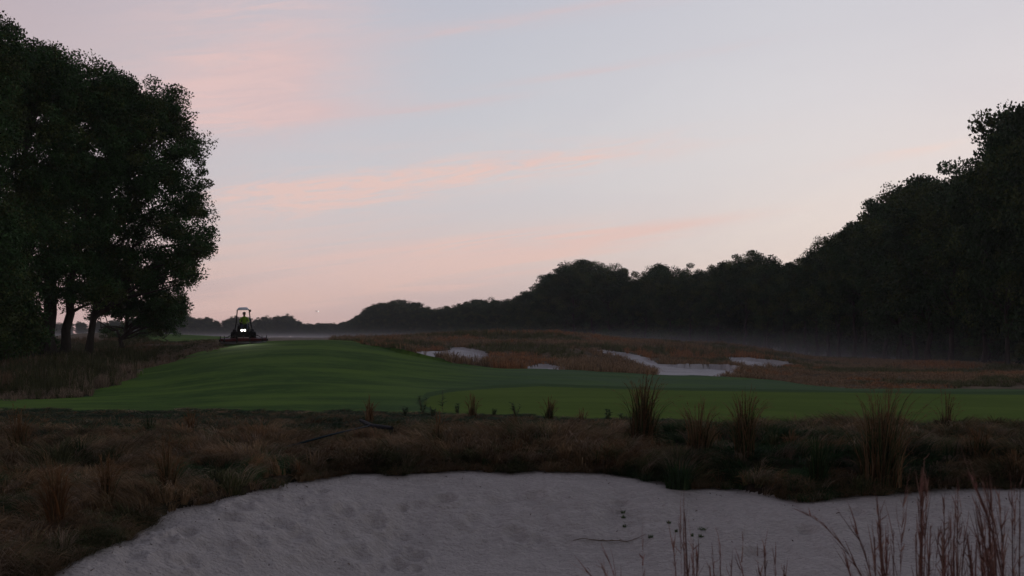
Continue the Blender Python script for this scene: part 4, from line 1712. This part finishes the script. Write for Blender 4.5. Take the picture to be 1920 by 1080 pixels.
for s in (-1, 1):
    mb = MB()
    mb.tube([(s * .085, -.97, .80), (s * .085, -1.03, .80)], [.085, .085], 14)
    hl = mb.build('headlight', M['dark'], mow)
    mb = MB()
    mb.tube([(s * .085, -1.03, .80), (s * .085, -1.045, .80), (s * .085, -1.05, .80)], [.06, .055, .03], 14)
    mb.build('lens', lampm, hl, True)
for s in (-1, 1):
    mb = MB()
    mb.tube([(s * .56, .66, .62), (s * .44, .60, 1.2), (s * .35, .50, 2.04)], .034, 8)
    mb.tube([(s * .35, .5, 2.03), (s * .33, .1, 2.04), (s * .32, -.3, 2.03)], .02, 8)
    mb.build('roll_bar', M['dark'], mow, True)
mb = MB()
mb.box((0, .1, 2.12), (.74, 1.1, .15), bev=.045, taper=(.66, .70))
mb.box((0, .1, 2.045), (.78, 1.18, .03), bev=.012)
mb.build('canopy', M['canopy'], mow, True)
mb = MB()
mb.box((.42, .42, 1.98), (.10, .05, .14), bev=.02)
mb.build('mirror', M['dark'], mow)
for (wx, wy, wr, ww) in ((-.62, -.45, .33, .26), (.62, -.45, .33, .26), (-.5, 1.0, .26, .2), (.5, 1.0, .26, .2)):
    wh = empty('wheel', (wx, wy, wr))
    wh.parent = mow
    mb = MB()
    mb.tube([(-ww / 2, 0, 0), (-ww / 2 + .03, 0, 0), (ww / 2 - .03, 0, 0), (ww / 2, 0, 0)], [wr * .86, wr, wr, wr * .86], 24)
    for i in range(18):
        a_ = i / 18 * 6.283
        mb.box((0, math.cos(a_) * wr, math.sin(a_) * wr), (ww * .85, .035, .02), rot=(a_ + math.pi / 2, 0, 0))
    mb.build('tyre', M['tyre'], wh)
    mb = MB()
    mb.tube([(-ww / 2 - .006, 0, 0), (ww / 2 + .006, 0, 0)], [wr * .5, wr * .5], 18)
    mb.build('rim', M['rim'], wh)


def cutting_unit(cx, cy, w=.72):
    u = empty('cutting_unit', (cx, cy, 0))
    u.parent = mow
    mb = MB()
    mb.box((0, .02, .30), (w, .28, .05), rot=(R(14), 0, 0), bev=.02)
    mb.box((0, -.13, .22), (w, .03, .14), rot=(R(-18), 0, 0), bev=.01)
    mb.build('cover', M['red'], u)
    mb = MB()
    for s in (-1, 1):
        mb.box((s * (w / 2 + .02), 0, .20), (.03, .36, .22), bev=.02)
        mb.tube([(s * (w / 2 + .02), .02, .3), (s * (w / 2 + .02), .03, .48)], [.03, .018], 8)
        mb.box((s * (w / 2 + .055), 0, .2), (.09, .16, .14), bev=.03)
    mb.build('end_plate', M['dark'], u)
    mb = MB()
    n_ = 7
    for i in range(n_):
        a_ = i / n_ * 6.283
        p_ = []
        for j in range(7):
            b_ = a_ + j * .16
            p_.append((-w / 2 + w * j / 6, math.cos(b_) * .085, .14 + math.sin(b_) * .085))
        mb.tube(p_, .009, 5)
    mb.tube([(-w / 2, 0, .14), (w / 2, 0, .14)], .02, 8)
    mb.build('reel', M['grey'], u)
    for yy, rr in ((-.2, .045), (.16, .045)):
        mb = MB()
        mb.tube([(-w / 2, yy, rr), (w / 2, yy, rr)], rr, 12)
        mb.build('roller', M['grey'], u, True)
    return u


for (cx, cy) in ((0, -1.32), (-.74, -1.25), (.74, -1.25), (-1.03, -.12), (1.03, -.12)):
    cutting_unit(cx, cy, .64 if abs(cx) > 1 else .66)
    mb = MB()
    sgn = (cx > 0) - (cx < 0)
    mb.tube([(sgn * .3, min(cy + .6, -.2), .50), (cx * .8, cy + .3, .46), (cx, cy + .05, .36)], [.035, .03, .025], 8)
    mb.build('lift_arm', M['dark'], mow)

# headlight beams
for s in (-1, 1):
    ld = bpy.data.lights.new('headlight_beam', 'SPOT')
    ld.energy = 110
    ld.color = (1, .95, .82)
    ld.spot_size = R(75)
    ld.spot_blend = .8
    ld.shadow_soft_size = .05
    lo_ = bpy.data.objects.new('headlight_beam', ld)
    lo_.location = (s * .1, -1.10, .80)
    lo_.rotation_euler = Vector((0, -1, -.12)).to_track_quat('-Z', 'Y').to_euler()
    lo_.parent = mow
    scene.collection.objects.link(lo_)

# driver: one skinned body, seated, hands on the wheel
M['jacket'] = simple('lime_jacket', (.24, .40, .04), 0.7, noise=.15, scale=15)
M['jeans'] = simple('blue_jeans', (.05, .07, .11), 0.85)
M['skin'] = simple('skin', (.33, .18, .12), 0.55, noise=.06)
M['boots'] = simple('brown_boots', (.05, .035, .025), 0.7)
M['cap'] = simple('dark_cap', (.03, .03, .04), 0.8)


def skinned(name, verts, edges, radii, matfun, parent):
    me = bpy.data.meshes.new(name)
    me.from_pydata([Vector(v) for v in verts], edges, [])
    o = bpy.data.objects.new(name, me)
    scene.collection.objects.link(o)
    sk = o.modifiers.new('skin', 'SKIN')
    for i, v in enumerate(me.skin_vertices[0].data):
        r = radii[i]
        v.radius = (r, r) if not isinstance(r, tuple) else r
    me.skin_vertices[0].data[0].use_root = True
    sb = o.modifiers.new('sub', 'SUBSURF')
    sb.levels = sb.render_levels = 1
    dgr = bpy.context.evaluated_depsgraph_get()
    nm = bpy.data.meshes.new_from_object(o.evaluated_get(dgr))
    o.modifiers.clear()
    o.data = nm
    nm.materials.clear()
    mats = []
    for p in nm.polygons:
        m_ = matfun(p.center)
        if m_ not in mats:
            mats.append(m_)
            nm.materials.append(m_)
        p.material_index = mats.index(m_)
        p.use_smooth = True
    o.parent = parent
    return o


pv, pe, pr = [], [], []


def vtx(p, r, prev=None):
    pv.append(p)
    pr.append(r)
    if prev is not None:
        pe.append((prev, len(pv) - 1))
    return len(pv) - 1


per = empty('person', (0, 0, 0))
pelvis = vtx((0, .30, .13), (.15, .12))
waist = vtx((0, .31, .30), (.14, .11), pelvis)
chest = vtx((0, .28, .47), (.17, .12), waist)
shl_ = vtx((0, .27, .58), (.12, .09), chest)
neck = vtx((0, .255, .66), .055, shl_)
h1 = vtx((0, .24, .73), .075, neck)
h2 = vtx((0, .235, .80), .092, h1)
h3 = vtx((0, .24, .87), .07, h2)
for s in (-1, 1):
    sh = vtx((s * .18, .27, .57), .062, shl_)
    eb = vtx((s * .27, .12, .34), .045, sh)
    wr = vtx((s * .17, -.18, .30), .030, eb)
    pm = vtx((s * .165, -.25, .30), (.030, .018), wr)
    for k, (dx, ln) in enumerate(((-.03, .07), (-.011, .08), (.009, .078), (.028, .065))):
        f1 = vtx((s * (.165) + dx, -.25 - ln * .6, .305), .009, pm)
        vtx((s * (.165) + dx, -.25 - ln * .75, .27), .008, f1)
    th = vtx((s * .165 - s * .04, -.25, .315), .011, pm)
    vtx((s * .165 - s * .05, -.285, .32), .009, th)
    hp = vtx((s * .11, .24, .10), .09, pelvis)
    kn = vtx((s * .17, -.18, .13), .065, hp)
    an = vtx((s * .17, -.30, -.30), .042, kn)
    hl_ = vtx((s * .17, -.33, -.36), .045, an)
    vtx((s * .18, -.50, -.37), .035, hl_)


def pmat(c):
    if c.z > .66:
        return M['skin']
    if c.y < -.19 and c.z > .2:
        return M['skin']
    if c.z > .2:
        return M['jacket']
    if c.z < -.31:
        return M['boots']
    return M['jeans']


skinned('body', pv, pe, pr, pmat, per)
mb = MB()
mb.tube([(0, .245, .84), (0, .24, .885), (0, .24, .92), (0, .24, .935)], [.100, .100, .075, .02], 16)
mb.box((0, .125, .85), (.15, .10, .012), rot=(R(12), 0, 0), bev=.005)
mb.build('cap', M['cap'], per, True)
mb = MB()
mb.tube([(0, .16, .80), (0, .125, .775), (0, .145, .765)], [.012, .016, .010], 6)
mb.build('nose', M['skin'], per, True)
for s in (-1, 1):
    mb = MB()
    mb.tube([(s * .035, .152, .805), (s * .035, .144, .805)], [.012, .006], 8)
    mb.build('eye', M['dark'], per)
    mb = MB()
    mb.tube([(s * .088, .24, .79), (s * .10, .25, .80)], [.02, .012], 8)
    mb.build('ear', M['skin'], per)
mb = MB()
mb.box((0, .150, .735), (.05, .01, .008), bev=.003)
mb.build('mouth', M['red'], per)
pl = mow.matrix_basis @ Vector((.06, -.02, .98))
per.location = pl
per.rotation_euler = mow.rotation_euler
tag(per, 'person in lime yellow jacket and dark cap driving the mower', 'person')

# ------------------------------------------------------------------ aircraft low over the far trees
M['plane'] = simple('aircraft_paint', (.10, .10, .12), 0.5)
AD = 3000.0
ax, ay, az_ = at(594, 583.5, AD)
pl_ = empty('small_aircraft', (ax, ay, az_), (0, 0, R(-12)))
mb = MB()
mb.tube([(-4.4, 0, .5), (-3.4, 0, .2), (-1, 0, 0), (1.8, 0, 0), (3.2, 0, -.1), (3.9, 0, -.2)], [.25, .45, .75, .8, .55, .15], 12)
mb.build('fuselage', M['plane'], pl_, True)
mb = MB()
mb.box((1.0, 0, .75), (1.5, 10, .16), bev=.05)
mb.build('wing', M['plane'], pl_)
mb = MB()
mb.box((-3.9, 0, .45), (.9, 3.2, .1), bev=.03)
mb.box((-4.1, 0, 1.2), (.9, .1, 1.5), bev=.03)
mb.build('tail', M['plane'], pl_)
mb = MB()
mb.tube([(3.95, -.1, -.2), (4.35, -.3, -.2), (4.6, -.45, -.2)], [.9, 1.0, .3], 12)
lm2 = bpy.data.materials.new('landing_light_glass')
lm2.use_nodes = True
b_ = lm2.node_tree.nodes['Principled BSDF']
b_.inputs['Emission Color'].default_value = (1, .92, .9, 1)
b_.inputs['Emission Strength'].default_value = 3.0
mb.build('landing_light', lm2, pl_, True)
tag(pl_, 'tiny aircraft with a white light low in the pink sky', 'aircraft')

# ------------------------------------------------------------------ haze and the low ground mist


def volume_box(name, x0, x1, y0, y1, z0, z1, dens, colr, label):
    mb = MB()
    mb.box(((x0 + x1) / 2, (y0 + y1) / 2, (z0 + z1) / 2), (x1 - x0, y1 - y0, z1 - z0))
    m = bpy.data.materials.new(name)
    m.use_nodes = True
    t = m.node_tree
    t.nodes.clear()
    v = N(t, 'ShaderNodeVolumePrincipled')
    v.inputs['Density'].default_value = dens
    v.inputs['Color'].default_value = colr
    v.inputs['Anisotropy'].default_value = 0.3
    out = N(t, 'ShaderNodeOutputMaterial')
    t.links.new(v.outputs[0], out.inputs['Volume'])
    o = mb.build(name, m)
    tag(o, label, kind='stuff')
    return o


volume_box('haze', -2600, 2600, -320, 1620, -12, 60, 0.00022, (.9, .88, .9, 1), 'thin morning haze over the whole course')

mb = MB()
mb.box((-80, 479, -3.5), (760, 862, 15))
mm_ = bpy.data.materials.new('ground_mist')
mm_.use_nodes = True
t = mm_.node_tree
t.nodes.clear()
g = N(t, 'ShaderNodeNewGeometry')
sx = N(t, 'ShaderNodeSeparateXYZ')
t.links.new(g.outputs['Position'], sx.inputs[0])
d1 = mathn(t, 'EXPONENT', mathn(t, 'MULTIPLY', mathn(t, 'ADD', sx.outputs[2], 0.6), -0.75))
d1 = mathn(t, 'MINIMUM', d1, 2.2)
d2 = mapr(t, sx.outputs[1], 50, 190, smooth=False)
d3 = mapr(t, sx.outputs[2], 3.9, 1.5)
nz = N(t, 'ShaderNodeTexNoise')
nz.inputs['Scale'].default_value = 0.02
nz.inputs['Detail'].default_value = 2
t.links.new(g.outputs['Position'], nz.inputs['Vector'])
d4 = mapr(t, nz.outputs['Fac'], 0.3, 0.65, 0.4, 1.3)
dd = mathn(t, 'MULTIPLY', mathn(t, 'MULTIPLY', d1, d2), mathn(t, 'MULTIPLY', d3, d4))
v = N(t, 'ShaderNodeVolumePrincipled')
v.inputs['Color'].default_value = (.92, .88, .9, 1)
v.inputs['Anisotropy'].default_value = 0.3
t.links.new(mathn(t, 'MULTIPLY', dd, 0.0125), v.inputs['Density'])
out = N(t, 'ShaderNodeOutputMaterial')
t.links.new(v.outputs[0], out.inputs['Volume'])
tag(mb.build('ground_mist', mm_), 'low ground mist lying over the far field before the woods', kind='stuff')
scene.cycles.volume_step_rate = 2.0
scene.cycles.volume_max_steps = 128
